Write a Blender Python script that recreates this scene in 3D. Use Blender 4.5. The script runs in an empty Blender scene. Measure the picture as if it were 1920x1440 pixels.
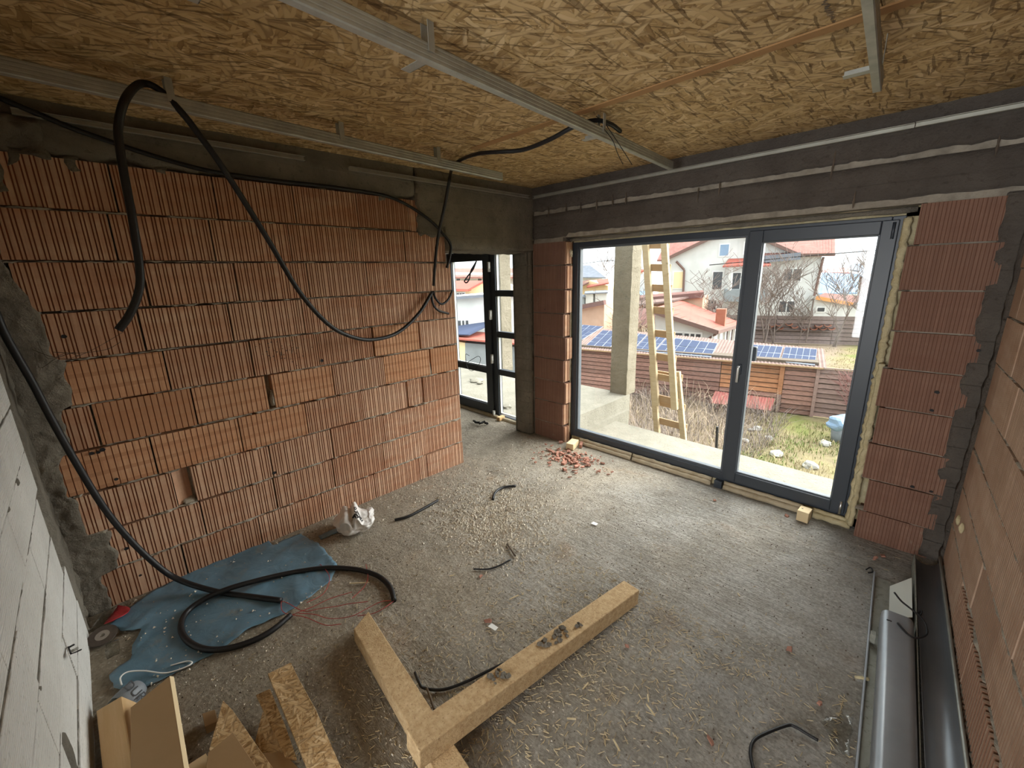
import bpy, bmesh, math, random
from mathutils import Vector, Matrix, noise
random.seed(7)
C = bpy.context.scene.collection
SC = bpy.context.scene

# ------------------------------------------------------------------ camera
F = 795.3342
CP = Vector((3.2176, -3.5814, 1.8637))
RT = Vector((0.71138255, 0.70241869, -0.02329912))
DN = Vector((0.16040431, -0.19454937, -0.96768848))
FW = Vector((-0.68425531, 0.68465942, -0.25107001))
cam = bpy.data.cameras.new('camera')
cam.sensor_fit = 'HORIZONTAL'; cam.sensor_width = 36; cam.lens = F / 1920 * 36
cam.clip_start = .02; cam.clip_end = 500
co = bpy.data.objects.new('camera', cam); C.objects.link(co)
co.matrix_world = Matrix(((RT.x, -DN.x, -FW.x, CP.x), (RT.y, -DN.y, -FW.y, CP.y), (RT.z, -DN.z, -FW.z, CP.z), (0, 0, 0, 1)))
SC.camera = co

# ------------------------------------------------------------------ sky, hazy sun and exposure
w = bpy.data.worlds.new('overcast'); SC.world = w; w.use_nodes = True
bg = w.node_tree.nodes['Background']
bg.inputs[0].default_value = (.90, .965, 1, 1); bg.inputs[1].default_value = 1.0
sun = bpy.data.lights.new('hazy_sun', 'SUN'); sun.energy = 6.5; sun.angle = math.radians(95); sun.color = (1, .97, .92)   # veiled by thin cloud, so very soft
so = bpy.data.objects.new('hazy_sun', sun); C.objects.link(so); so.rotation_euler = Vector((.50, .62, .62)).to_track_quat('Z', 'Y').to_euler()
hl = bpy.data.lights.new('hall_fill_light', 'AREA'); hl.shape = 'RECTANGLE'; hl.size = 1.5; hl.size_y = 1.7; hl.energy = 42; hl.color = (.95, .98, 1)   # fill lamp added in the unseen hall behind us
ho = bpy.data.objects.new('hall_fill_light', hl); C.objects.link(ho); ho.location = (2.9, -6.38, 1.4); ho.rotation_euler = (math.radians(90), 0, 0)
SC.view_settings.view_transform = 'Standard'; SC.view_settings.look = 'None'
SC.view_settings.gamma = 1; SC.view_settings.use_curve_mapping = False
SC.view_settings.exposure = 1.55
SC.cycles.use_denoising = True
SC.cycles.max_bounces = 10; SC.cycles.diffuse_bounces = 7; SC.cycles.transparent_max_bounces = 16
SC.cycles.sample_clamp_indirect = 6; SC.cycles.caustics_reflective = False; SC.cycles.caustics_refractive = False

def portal(name, loc, rot, sx, sy):           # light portals: they only steer the sky's samples through the openings
    l = bpy.data.lights.new(name, 'AREA'); l.shape = 'RECTANGLE'; l.size = sx; l.size_y = sy
    l.cycles.is_portal = True
    o = bpy.data.objects.new(name, l); C.objects.link(o); o.location = loc; o.rotation_euler = rot
portal('window_portal', (1.72, .26, 1.1), (math.radians(-90), 0, 0), 2.5, 2.1)
portal('door_portal', (-1, .26, 1.06), (math.radians(-90), 0, 0), 1.3, 2.1)

# ------------------------------------------------------------------ helpers
def ray(u, v):
    return RT * ((u - 960) / F) + DN * ((v - 720) / F) + FW
def px(u, v, ax, val):                        # point of the plane <axis = value> seen at a pixel of the photograph
    r = ray(u, v); i = 'xyz'.index(ax); t = (val - CP[i]) / r[i]
    return CP + r * t
def X(u, v, a=0.): return px(u, v, 'x', a)
def Y(u, v, a=0.): return px(u, v, 'y', a)
def Z(u, v, a=0.): return px(u, v, 'z', a)
def S(r, g, b):
    f = lambda c: (c / 255 / 12.92) if c <= 10 else ((c / 255 + .055) / 1.055) ** 2.4
    return (f(r), f(g), f(b), 1)
class Fr:                                     # an upright frame: origin, direction along (s), depth away from us (d)
    def __init__(s, o, deg):
        a = math.radians(deg); s.o = Vector(o); s.d = Vector((math.cos(a), math.sin(a), 0)); s.n = Vector((-math.sin(a), math.cos(a), 0))
    def at(s, a, z, dep=0): 
        v = s.o + s.d * a + s.n * dep; return Vector((v.x, v.y, z))
    def px(s, u, v, dep=0):
        P = s.o + s.n * dep; r = ray(u, v); t = s.n.dot(P - CP) / s.n.dot(r); q = CP + r * t
        return s.d.dot(q - P), q.z
class MB:
    def __init__(s): s.v = []; s.f = []; s.m = []
    def add(s, vs, fs, mi=0):
        b = len(s.v); s.v += [Vector(x) for x in vs]
        for f in fs: s.f.append([b + i for i in f]); s.m.append(mi)
        return s
    def hexa(s, p, mi=0):                     # 8 corners: bottom 4 ccw, top 4 ccw
        return s.add(p, [(3, 2, 1, 0), (4, 5, 6, 7), (0, 1, 5, 4), (1, 2, 6, 5), (2, 3, 7, 6), (3, 0, 4, 7)], mi)
    def box(s, a, b, mi=0):
        x0, y0, z0 = a; x1, y1, z1 = b
        return s.hexa([(x0, y0, z0), (x1, y0, z0), (x1, y1, z0), (x0, y1, z0), (x0, y0, z1), (x1, y0, z1), (x1, y1, z1), (x0, y1, z1)], mi)
    def bar(s, p, q, w, h, up=(0, 0, 1), mi=0):   # rectangular bar from p to q
        p = Vector(p); q = Vector(q); t = (q - p).normalized(); up = Vector(up)
        sd = t.cross(up).normalized() * (w / 2); u = sd.cross(t).normalized() * (h / 2)
        return s.hexa([p - sd - u, p + sd - u, q + sd - u, q - sd - u, p - sd + u, p + sd + u, q + sd + u, q - sd + u], mi)
    def prism(s, poly, off, mi=0):
        n = len(poly); off = Vector(off); a = [Vector(q) for q in poly]
        return s.add(a + [q + off for q in a], [list(range(n))[::-1], list(range(n, 2 * n))] + [(i, (i + 1) % n, n + (i + 1) % n, n + i) for i in range(n)], mi)
    def tube(s, pts, r, n=8, cap=True, mi=0):
        pts = [Vector(q) for q in pts]; m = len(pts); vs = []; prev = None
        for i, q in enumerate(pts):
            t = (pts[min(i + 1, m - 1)] - pts[max(i - 1, 0)]).normalized()
            if prev is None:
                prev = t.orthogonal().normalized()
            a = (prev - t * prev.dot(t)); a = a.normalized() if a.length > 1e-6 else t.orthogonal().normalized(); prev = a; b = t.cross(a)
            rr = r[i] if isinstance(r, (list, tuple)) else r
            vs += [q + (a * math.cos(k * 2 * math.pi / n) + b * math.sin(k * 2 * math.pi / n)) * rr for k in range(n)]
        fs = [(i * n + k, i * n + (k + 1) % n, (i + 1) * n + (k + 1) % n, (i + 1) * n + k) for i in range(m - 1) for k in range(n)]
        if cap: fs += [list(range(n))[::-1], [(m - 1) * n + k for k in range(n)]]
        return s.add(vs, fs, mi)
    def build(s, name, mat, parent=None, smooth=False, bevel=0):
        me = bpy.data.meshes.new(name); off = Vector((0, 0, 0)); q = parent
        while q: off += q.location; q = q.parent
        me.from_pydata([v - off for v in s.v], [], s.f)
        mats = mat if isinstance(mat, (list, tuple)) else [mat]
        for x in mats: me.materials.append(x)
        if len(mats) > 1: me.polygons.foreach_set('material_index', s.m)
        if smooth: me.polygons.foreach_set('use_smooth', [True] * len(s.f))
        me.update()
        o = bpy.data.objects.new(name, me); C.objects.link(o)
        if parent: o.parent = parent
        if bevel:
            b = o.modifiers.new('bevel', 'BEVEL'); b.width = bevel; b.segments = 2; b.limit_method = 'ANGLE'
        return o
def tag(o, label=None, cat=None, group=None, kind=None):
    if label: o['label'] = label
    if cat: o['category'] = cat
    if group: o['group'] = group
    if kind: o['kind'] = kind
    return o
def thing(name, loc, label, cat, group=None):
    o = bpy.data.objects.new(name, None); C.objects.link(o); o.location = loc; o.empty_display_size = .1
    return tag(o, label, cat, group)
def struct(o): o['kind'] = 'structure'; return o
def spline(pts, n=8):                         # Catmull-Rom
    p = [Vector(q) for q in pts]; p = [p[0] * 2 - p[1]] + p + [p[-1] * 2 - p[-2]]; out = []
    for i in range(1, len(p) - 2):
        for k in range(n):
            t = k / n; a, b, c, d = p[i - 1], p[i], p[i + 1], p[i + 2]
            out.append(.5 * ((2 * b) + (c - a) * t + (2 * a - 5 * b + 4 * c - d) * t * t + (3 * b - a - 3 * c + d) * t ** 3))
    out.append(p[-2]); return out
def nz(x, y, z=0): return noise.noise(Vector((x, y, z)))

# ------------------------------------------------------------------ materials
def mat(name, col, rough=.8, metal=0, spec=.3):
    m = bpy.data.materials.new(name); m.use_nodes = True; b = m.node_tree.nodes['Principled BSDF']
    b.inputs['Base Color'].default_value = col; b.inputs['Roughness'].default_value = rough
    b.inputs['Metallic'].default_value = metal; b.inputs['Specular IOR Level'].default_value = spec
    return m
class NT:
    def __init__(s, m): s.m = m; s.t = m.node_tree; s.b = s.t.nodes['Principled BSDF']; s._c = None
    def n(s, ty, **k):
        x = s.t.nodes.new(ty)
        for a, v in k.items():
            if a.startswith('i_'):
                key = a[2:]; key = int(key) if key.isdigit() else key
                x.inputs[key].default_value = v
            else: setattr(x, a, v)
        return x
    def l(s, a, b): s.t.links.new(a, b)
    def coord(s, kind='Object'):
        if not s._c: s._c = s.n('ShaderNodeTexCoord')
        return s._c.outputs[kind]
    def world(s):
        return s.n('ShaderNodeNewGeometry').outputs['Position']
    def map(s, src, scale=(1, 1, 1), rot=(0, 0, 0), loc=(0, 0, 0)):
        x = s.n('ShaderNodeMapping'); s.l(src, x.inputs[0]); x.inputs[1].default_value = loc; x.inputs[2].default_value = rot; x.inputs[3].default_value = scale
        return x.outputs[0]
    def noise(s, src, sc, det=4, rough=.55, dist=0):
        x = s.n('ShaderNodeTexNoise'); s.l(src, x.inputs['Vector']); x.inputs['Scale'].default_value = sc; x.inputs['Detail'].default_value = det
        x.inputs['Roughness'].default_value = rough; x.inputs['Distortion'].default_value = dist; return x.outputs['Fac']
    def ramp(s, fac, stops):
        x = s.n('ShaderNodeValToRGB'); s.l(fac, x.inputs[0]); e = x.color_ramp.elements
        while len(e) < len(stops): e.new(.5)
        for q, (p, c) in zip(e, stops): q.position = p; q.color = c if len(c) == 4 else (*c, 1)
        return x.outputs[0]
    def mix(s, fac, a, b, mode='MIX'):
        x = s.n('ShaderNodeMix', data_type='RGBA', blend_type=mode)
        if isinstance(fac, (int, float)): x.inputs[0].default_value = fac
        else: s.l(fac, x.inputs[0])
        for i, v in ((6, a), (7, b)):
            if hasattr(v, 'links'): s.l(v, x.inputs[i])
            else: x.inputs[i].default_value = v
        return x.outputs[2]
    def math(s, op, a, b=0.):
        x = s.n('ShaderNodeMath', operation=op)
        for i, v in ((0, a), (1, b)):
            if hasattr(v, 'links'): s.l(v, x.inputs[i])
            else: x.inputs[i].default_value = v
        return x.outputs[0]
    def sep(s, src):
        x = s.n('ShaderNodeSeparateXYZ'); s.l(src, x.inputs[0]); return x.outputs
    def rnd(s): return s.n('ShaderNodeObjectInfo').outputs['Random']
    def color(s, c): s.l(c, s.b.inputs['Base Color'])
    def bump(s, h, strength=.5, dist=.01):
        x = s.n('ShaderNodeBump'); x.inputs['Strength'].default_value = strength; x.inputs['Distance'].default_value = dist
        s.l(h, x.inputs['Height']); s.l(x.outputs[0], s.b.inputs['Normal'])

def m_noise(name, c1, c2, scale=6, rough=.85, bump=.3, bdist=.006, bscale=60, stretch=(1, 1, 1), c3=None, spec=.3, metal=0, obj_var=0, world=False):
    m = mat(name, c1, rough, metal, spec); t = NT(m); P = t.map(t.world() if world else t.coord(), stretch)
    c = t.ramp(t.noise(P, scale, 6, .6), [(.3, c1), (.7, c2)])
    if c3: c = t.mix(t.ramp(t.noise(P, scale * 2.7, 3), [(.55, (0, 0, 0, 1)), (.72, (1, 1, 1, 1))]), c, c3)
    if obj_var:
        v = t.math('ADD', t.math('MULTIPLY', t.rnd(), obj_var), 1 - obj_var / 2)
        cb = t.n('ShaderNodeCombineColor'); [t.l(v, cb.inputs[i]) for i in range(3)]
        c = t.mix(1., c, cb.outputs[0], 'MULTIPLY')
    t.color(c)
    if bump: t.bump(t.noise(P, bscale, 6, .65), bump, bdist)
    return m

def m_brick(name, base, pale, groove=None, bands=False):
    m = mat(name, base, .9, 0, .15); t = NT(m); P = t.world()
    n1 = t.noise(t.map(P, (1.5, 1.5, 5)), 2.2, 5, .6)
    c = t.ramp(n1, [(.3, base), (.72, pale)])
    dk = tuple(x * .62 for x in base[:3]) + (1,)
    rn = t.rnd()
    c = t.mix(t.math('MULTIPLY', t.math('POWER', rn, 2.), .6), c, dk)
    c = t.mix(t.ramp(t.math('FRACT', t.math('MULTIPLY', rn, 7.3)), [(.55, (0, 0, 0, 1)), (1, (.5, .5, .5, 1))]), c, pale)
    # fine streaks along the extrusion
    st = t.noise(t.map(P, (90, 90, 2.5)), 1, 3)
    c = t.mix(t.ramp(st, [(.35, (.5,) * 3 + (1,)), (.7, (0, 0, 0, 1))]), c, dk)
    if bands:
        z = t.sep(P)[2]; wv = t.math('SINE', t.math('MULTIPLY', z, 78)); 
        c = t.mix(t.ramp(wv, [(.55, (0, 0, 0, 1)), (.7, (.7, .7, .7, 1))]), c, tuple(x * .75 for x in base[:3]) + (1,))
    # grey mortar smears
    sm = t.ramp(t.noise(P, 5.5, 7, .7), [(.62, (0, 0, 0, 1)), (.74, (.55, .55, .55, 1))])
    c = t.mix(sm, c, S(150, 138, 122))
    t.color(c); t.bump(t.noise(P, 120, 4), .25, .003)
    return m

M = {}
M['brick'] = m_brick('fired clay orange', S(188, 138, 108), S(212, 180, 152))
M['brick2'] = m_brick('fired clay banded', S(190, 136, 100), S(208, 166, 132), bands=True)
M['groove'] = mat('darker clay in the grooves', S(138, 84, 58), .95)  # groove faces get a darker clay colour than the block faces
M['brick_b'] = m_brick('fired clay brown shaded', S(134, 100, 85), S(148, 116, 99))  # clay of the window piers, with their shade mixed into the colour
M['groove_b'] = mat('darker clay in the fine ribs', S(112, 76, 60), .95)
M['brick_c'] = m_brick('fired clay dusty', S(170, 138, 114), S(198, 172, 150))
M['groove_c'] = mat('darker clay in the dusty ribs', S(132, 98, 78), .95)
M['mortar'] = m_noise('grey mortar', S(178, 168, 152), S(132, 124, 112), 9, .95, .8, .012, 45, spec=.1)
M['mortar_dark'] = m_noise('damp grey mortar', S(122, 116, 106), S(92, 88, 80), 9, .95, .8, .012, 45, spec=.1)
def m_conc(name, a, b, board=True, dark=None):
    m = mat(name, a, .92, 0, .2); t = NT(m); P = t.world()
    c = t.ramp(t.noise(P, 3, 8, .65), [(.3, a), (.7, b)])
    pit = t.ramp(t.noise(P, 34, 3, .5), [(.60, (0, 0, 0, 1)), (.70, (.6, .6, .6, 1))])
    c = t.mix(pit, c, dark or tuple(x * .5 for x in a[:3]) + (1,))
    t.color(c)
    h = t.noise(P, 22, 8, .7)
    if board:
        z = t.sep(P)[2]; bd = t.ramp(t.math('FRACT', t.math('MULTIPLY', z, 7.7)), [(0, (0, 0, 0, 1)), (.05, (1, 1, 1, 1)), (1, (.9, .9, .9, 1))])
        h = t.math('ADD', h, t.math('MULTIPLY', bd, .5))
    h = t.math('ADD', h, t.math('MULTIPLY', t.noise(P, 85, 5, .7), .5)); t.bump(h, 1., .02); return m
M['beam'] = m_conc('cast concrete with board marks', S(146, 138, 124), S(112, 105, 94))
M['beam_dark'] = m_conc('shaded cast concrete', S(112, 104, 96), S(86, 79, 73))  # beam concrete toned down: the window wall's shade is in its colour
M['smear'] = m_conc('smeared mortar', S(158, 150, 136), S(116, 109, 98), False)
M['floor'] = None
def m_floor():
    m = mat('rough concrete floor', S(170, 162, 150), .88, 0, .25); t = NT(m); P = t.world()
    c = t.ramp(t.noise(P, 1.6, 9, .62), [(.3, S(204, 201, 194)), (.7, S(180, 175, 166))])
    # sandy dust near the brick wall, clear grey towards the window
    x = t.sep(P)[0]; y = t.sep(P)[1]
    dust = t.math('ADD', t.math('MULTIPLY', x, -.22), t.math('ADD', t.math('MULTIPLY', t.noise(P, 1.1, 5), 1.5), -.18))
    c = t.mix(t.ramp(dust, [(0, (0, 0, 0, 1)), (.5, (.7, .7, .7, 1))]), c, S(184, 170, 148))
    fr_ = t.math('ADD', t.math('MULTIPLY', y, -.42), t.math('ADD', t.math('MULTIPLY', t.noise(P, 1.7, 6, .65), 1.7), -1.55))
    c = t.mix(t.ramp(fr_, [(.05, (0, 0, 0, 1)), (.6, (.8, .8, .8, 1))]), c, S(172, 159, 138))
    saw = t.ramp(t.noise(P, 2.3, 5, .6), [(.60, (0, 0, 0, 1)), (.72, (.55, .55, .55, 1))])
    c = t.mix(saw, c, S(168, 136, 104))
    damp = t.ramp(t.noise(t.map(P, (1, 1, 1), loc=(5, 3, 0)), 1.2, 4), [(.56, (0, 0, 0, 1)), (.7, (.4, .4, .4, 1))])
    c = t.mix(damp, c, S(112, 106, 98))
    c = t.mix(t.ramp(t.noise(P, 4.5, 7, .7), [(.42, (.45, .45, .45, 1)), (.6, (0, 0, 0, 1))]), c, S(148, 138, 122))
    c = t.mix(t.ramp(t.noise(P, 46, 4, .65), [(.58, (0, 0, 0, 1)), (.66, (.6, .6, .6, 1))]), c, S(218, 212, 200))
    c = t.mix(t.ramp(t.noise(P, 70, 3, .6), [(.40, (.35, .35, .35, 1)), (.55, (0, 0, 0, 1))]), c, S(104, 96, 84))
    t.color(c)
    rg = t.ramp(t.math('ADD', t.math('MULTIPLY', x, .35), t.math('MULTIPLY', t.noise(P, 1.4, 4), .8)), [(.85, (0, 0, 0, 1)), (1.35, (1, 1, 1, 1))])
    h = t.math('ADD', t.noise(P, 34, 8, .75), t.math('MULTIPLY', t.math('MULTIPLY', t.noise(t.map(P, (3.6, 20, 1), (0, 0, .1)), 1.6, 6, .72, .8), rg), 1.5))
    h = t.math('ADD', h, t.math('MULTIPLY', t.noise(P, 9, 4, .6), 1.2)); t.bump(h, 1., .024); return m
M['floor'] = m_floor()
def m_osb(name, pal, scl=1., slit=.6):
    """pressed strands: layers of long thin voronoi chips at different angles, the upper ones covering the lower"""
    m = mat(name, pal[1], .75, 0, .2); t = NT(m); P = t.world()
    wn = t.n('ShaderNodeTexNoise'); t.l(P, wn.inputs['Vector']); wn.inputs['Scale'].default_value = 14
    wv = t.n('ShaderNodeVectorMath', operation='SCALE'); t.l(wn.outputs['Color'], wv.inputs[0]); wv.inputs['Scale'].default_value = .016
    ad = t.n('ShaderNodeVectorMath', operation='ADD'); t.l(P, ad.inputs[0]); t.l(wv.outputs[0], ad.inputs[1]); Q = ad.outputs[0]
    col = None
    for i, (ang, sx, sy, cov, lite) in enumerate(((88, 9, 75, 0, 0), (52, 10, 70, .42, 0), (130, 10, 72, .5, 0), (78, 9, 60, .55, 0), (8, 11, 70, .66, 0), (104, 8, 50, .70, .3), (30, 10, 52, .80, .4), (152, 10, 54, .84, .45))):
        mp = t.map(t.map(Q, (1, 1, 1), (0, 0, math.radians(ang))), (sx * scl, sy * scl, 1), (0, 0, 0), (i * 3.1, i * 1.7, 0))
        vo = t.n('ShaderNodeTexVoronoi', voronoi_dimensions='2D'); t.l(mp, vo.inputs['Vector']); vo.inputs['Scale'].default_value = 1
        sp = t.n('ShaderNodeSeparateColor'); t.l(vo.outputs['Color'], sp.inputs[0])
        pl_ = [tuple(a * (1 - lite) + b * lite for a, b in zip(q, pal[3])) for q in pal[:4]]
        c = t.ramp(sp.outputs[1], [(0, pl_[0]), (.25, pl_[1]), (.7, pl_[2]), (1, pl_[3])])
        c = t.mix(t.ramp(vo.outputs['Distance'], [(.42, (0, 0, 0, 1)), (.70, (.55, .55, .55, 1))]), c, pal[4])
        if col is None: col = c
        else: col = t.mix(t.math('GREATER_THAN', sp.outputs[2], cov), col, c)
    for ang, ph in ((88, 1.), (125, 9.)):      # dark slits between the chips
        mp = t.map(t.map(Q, (1, 1, 1), (0, 0, math.radians(ang))), (11 * scl, 120 * scl, 1), (0, 0, 0), (ph, ph * 2, 0)); vo = t.n('ShaderNodeTexVoronoi', voronoi_dimensions='2D'); t.l(mp, vo.inputs['Vector']); vo.inputs['Scale'].default_value = 1
        sp = t.n('ShaderNodeSeparateColor'); t.l(vo.outputs['Color'], sp.inputs[0]); col = t.mix(t.math('MULTIPLY', t.math('GREATER_THAN', sp.outputs[0], .92), slit), col, tuple(x * .55 for x in pal[4][:3]) + (1,))
    big = t.ramp(t.noise(P, 1.6, 4), [(.3, (.84, .82, .78, 1)), (.7, (1, 1, 1, 1))])
    col = t.mix(1., col, big, 'MULTIPLY'); t.color(col)
    bw = t.n('ShaderNodeRGBToBW'); t.l(col, bw.inputs[0]); t.bump(bw.outputs[0], .45, .006); return m
PAL = [S(156, 126, 84), S(186, 156, 108), S(200, 170, 122), S(222, 196, 152), S(112, 84, 52)]
M['osb'] = m_osb('osb ceiling', PAL, .85)
M['seam'] = m_noise('smooth brown board edge', S(166, 128, 84), S(150, 112, 72), 6, .7, .1, .002, 60)
M['osb_small'] = m_osb('osb offcut', [S(150, 118, 78), S(182, 148, 104), S(198, 166, 122), S(220, 194, 154), S(116, 88, 56)], 1.7, .35)
def m_wood(name, a, b, sx=(2, 30, 30), knots=True, rough=.7):
    m = mat(name, a, rough, 0, .25); t = NT(m); P = t.map(t.coord(), sx)
    c = t.ramp(t.noise(P, 1.2, 6, .6, 1.2), [(.3, a), (.68, b)])
    if knots:
        vo = t.n('ShaderNodeTexVoronoi'); t.l(t.map(t.coord(), (2.2, 7, 7)), vo.inputs['Vector']); vo.inputs['Scale'].default_value = 1
        c = t.mix(t.ramp(vo.outputs['Distance'], [(.05, (.8, .8, .8, 1)), (.13, (0, 0, 0, 1))]), c, tuple(x * .35 for x in b[:3]) + (1,))
    t.color(c); t.bump(t.noise(t.map(t.coord(), (8, 140, 140)), 1, 4), .3, .003); return m
M['timber'] = m_noise('sawdusty rough timber', S(176, 146, 106), S(208, 182, 142), 42, .95, .8, .006, 130, (1, 1, 1), S(160, 130, 94))
M['ply'] = m_noise('brown fibreboard', S(150, 122, 88), S(160, 132, 98), 3, .6, .1, .002, 80)
M['ply_edge'] = mat('pale cut board edge', S(222, 200, 160), .7)
M['beamwood'] = m_noise('planed softwood', S(206, 170, 122), S(220, 188, 144), 2.5, .7, .2, .003, 40, (1, 12, 12))
M['galv'] = m_noise('galvanised steel', S(178, 178, 168), S(150, 150, 142), 12, .45, .1, .002, 40, spec=.5, metal=.45)
M['galv_white'] = m_noise('dull zinc edge strip', S(190, 188, 176), S(168, 164, 152), 8, .55, .1, .002, 40, metal=.5)
M['conduit'] = mat('black corrugated plastic', S(24, 23, 24), .5, 0, .4)
M['black'] = mat('black rubber', S(34, 32, 32), .6)
M['wire_red'] = mat('red wire jacket', S(170, 62, 58), .5)
M['frame'] = mat('anthracite window plastic', S(56, 62, 70), .42, 0, .5)
M['gasket'] = mat('grey glazing bead', S(92, 98, 104), .45)
M['bead'] = mat('bright spacer bar', S(205, 208, 205), .4)
M['chrome'] = mat('satin silver handle', S(200, 200, 198), .3, .9)
M['white_pl'] = mat('white plastic', S(226, 226, 222), .4)
def m_glass(name, tint, refl=.06):
    m = bpy.data.materials.new(name); m.use_nodes = True; nt = m.node_tree; nt.nodes.clear()
    o = nt.nodes.new('ShaderNodeOutputMaterial'); tr = nt.nodes.new('ShaderNodeBsdfTransparent'); g = nt.nodes.new('ShaderNodeBsdfGlossy'); mx = nt.nodes.new('ShaderNodeMixShader'); fr = nt.nodes.new('ShaderNodeLayerWeight'); pw = nt.nodes.new('ShaderNodeMath'); pw.operation = 'POWER'; pw.inputs[1].default_value = 4; ad = nt.nodes.new('ShaderNodeMath'); ad.operation = 'MULTIPLY_ADD'; ad.inputs[1].default_value = .8; ad.inputs[2].default_value = .03
    tr.inputs[0].default_value = tint; g.inputs[1].default_value = .02; nt.links.new(fr.outputs['Facing'], pw.inputs[0]); nt.links.new(pw.outputs[0], ad.inputs[0])
    nt.links.new(ad.outputs[0], mx.inputs[0]); nt.links.new(tr.outputs[0], mx.inputs[1]); nt.links.new(g.outputs[0], mx.inputs[2]); nt.links.new(mx.outputs[0], o.inputs[0]); return m
M['glass'] = m_glass('window glass', (.93, .95, .95, 1))
M['foam'] = m_noise('expanding foam', S(214, 202, 166), S(188, 172, 132), 14, .9, .9, .015, 40)
M['foam_pale'] = m_noise('trimmed foam', S(200, 188, 164), S(172, 156, 128), 9, .9, .5, .008, 50)
def m_aac():
    m = mat('white aerated block', S(214, 213, 208), .9, 0, .15); t = NT(m); P = t.world()
    c = t.ramp(t.noise(P, 2.5, 7, .6), [(.3, S(222, 221, 216)), (.75, S(198, 196, 190))])
    c = t.mix(t.ramp(t.noise(P, 55, 2), [(.62, (0, 0, 0, 1)), (.7, (.5, .5, .5, 1))]), c, S(168, 165, 158))
    t.color(c)
    z = t.sep(P); q = t.math('ADD', t.math('MULTIPLY', z[2], 520), t.math('MULTIPLY', t.noise(P, 4, 2), 18))
    t.bump(t.math('ADD', t.math('MULTIPLY', t.math('SINE', q), .6), t.noise(P, 90, 3)), .6, .004); return m
M['aac'] = m_aac()
def m_tarp():
    m = mat('blue plastic film', S(84, 112, 128), .38, 0, .5); t = NT(m); P = t.coord()
    c = t.ramp(t.noise(P, 3, 6, .6), [(.3, S(104, 138, 158)), (.7, S(78, 104, 118))])
    c = t.mix(t.ramp(t.noise(P, 7, 6, .7), [(.56, (0, 0, 0, 1)), (.72, (.7, .7, .7, 1))]), c, S(128, 124, 112))
    t.color(c); t.bump(t.noise(P, 9, 4, .5, 1), .35, .02); return m
M['tarp'] = m_tarp()
M['zinc'] = m_noise('grey coated metal', S(150, 154, 158), S(136, 140, 144), 5, .34, .05, .002, 30, spec=.5, metal=.35)
M['zinc_dull'] = m_noise('dusty grey metal', S(150, 150, 140), S(134, 134, 124), 18, .6, .2, .003, 60, (1, 1, 1), S(108, 106, 96), metal=.2)
M['white_board'] = mat('white painted sheet', S(208, 210, 200), .5)
M['bag'] = m_noise('white carrier bag', S(226, 222, 218), S(204, 200, 196), 6, .4, .4, .01, 20, spec=.5)
M['ink'] = mat('black print', S(40, 40, 42), .5)
M['clear'] = m_glass('clear film', (.86, .86, .84, 1))
M['disc'] = m_noise('worn abrasive disc', S(92, 82, 72), S(70, 60, 54), 12, .8, .3, .004, 80)
M['disc_in'] = mat('disc label ring', S(142, 132, 122), .7)
M['red'] = m_noise('red film wrapper', S(176, 52, 58), S(150, 40, 46), 9, .35, .4, .01, 24, spec=.5)
M['can'] = m_noise('grey blue can wall', S(134, 140, 146), S(116, 122, 128), 7, .4, .1, .003, 30)
M['can_dark'] = mat('dark green bottle base', S(58, 64, 56), .4)
M['shard'] = m_noise('broken brick', S(146, 100, 84), S(176, 132, 114), 14, .95, .3, .004, 60, obj_var=.45)
M['straw'] = m_noise('straw and splinters', S(210, 194, 160), S(176, 156, 120), 20, .9, 0)
M['crumb'] = m_noise('mortar crumbs', S(214, 206, 190), S(176, 164, 146), 12, .95, 0)
M['crumb_dark'] = m_noise('dark crumbs', S(112, 98, 84), S(78, 70, 62), 12, .95, 0)
# outside
M['slab'] = m_conc('weathered concrete slab', S(156, 151, 138), S(134, 129, 116), False)
M['post'] = m_conc('cast concrete post', S(148, 140, 124), S(124, 116, 100), False)
M['ladder'] = m_wood('pale softwood', S(182, 164, 134), S(164, 144, 112))
M['rung'] = m_wood('tan softwood', S(166, 138, 106), S(150, 122, 92), knots=False)
M['plank'] = m_noise('weathered red brown plank', S(156, 118, 104), S(122, 92, 82), 5, .85, .4, .006, 30, (1, 6, 6), obj_var=.5)
M['plank_or'] = m_noise('orange stained plank', S(172, 120, 86), S(142, 100, 72), 4, .8, .4, .006, 30, (1, 6, 6), obj_var=.4)
M['plank_gr'] = m_noise('bleached grey plank', S(150, 124, 114), S(122, 100, 94), 5, .85, .4, .006, 30, (1, 6, 6), obj_var=.4)
M['plank_bk'] = m_noise('old dark plank', S(142, 124, 118), S(112, 100, 96), 4, .9, .3, .006, 30, (1, 5, 5), obj_var=.4)
M['cell'] = mat('solar cell glass', S(72, 79, 98), .6, 0, 0)
M['cell_line'] = mat('silver cell border', S(166, 172, 182), .6, .0, 0)
M['sheet_red'] = m_noise('faded red roof sheet', S(176, 108, 100), S(160, 96, 90), 2, .5, .1, .004, 20)
M['sheet_pink'] = m_noise('dusty pink roof sheet', S(140, 120, 114), S(122, 104, 98), 3, .8, .1, .004, 20, spec=0)
M['roof_red'] = m_noise('brick red metal roof', S(164, 96, 84), S(148, 84, 74), 1.2, .7, .1, .01, 8, spec=.1)
M['roof_tile'] = m_noise('pale pink roof tiles', S(158, 118, 110), S(134, 98, 92), 3, .8, .2, .01, 8, spec=0)
M['roof_brown'] = m_noise('brown roof', S(128, 100, 94), S(110, 86, 82), 2, .8, .2, .01, 8, spec=0)
M['roof_grey'] = m_noise('slate grey roof', S(124, 128, 136), S(108, 112, 120), 2, .8, .2, .01, 8, spec=0)
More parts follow.
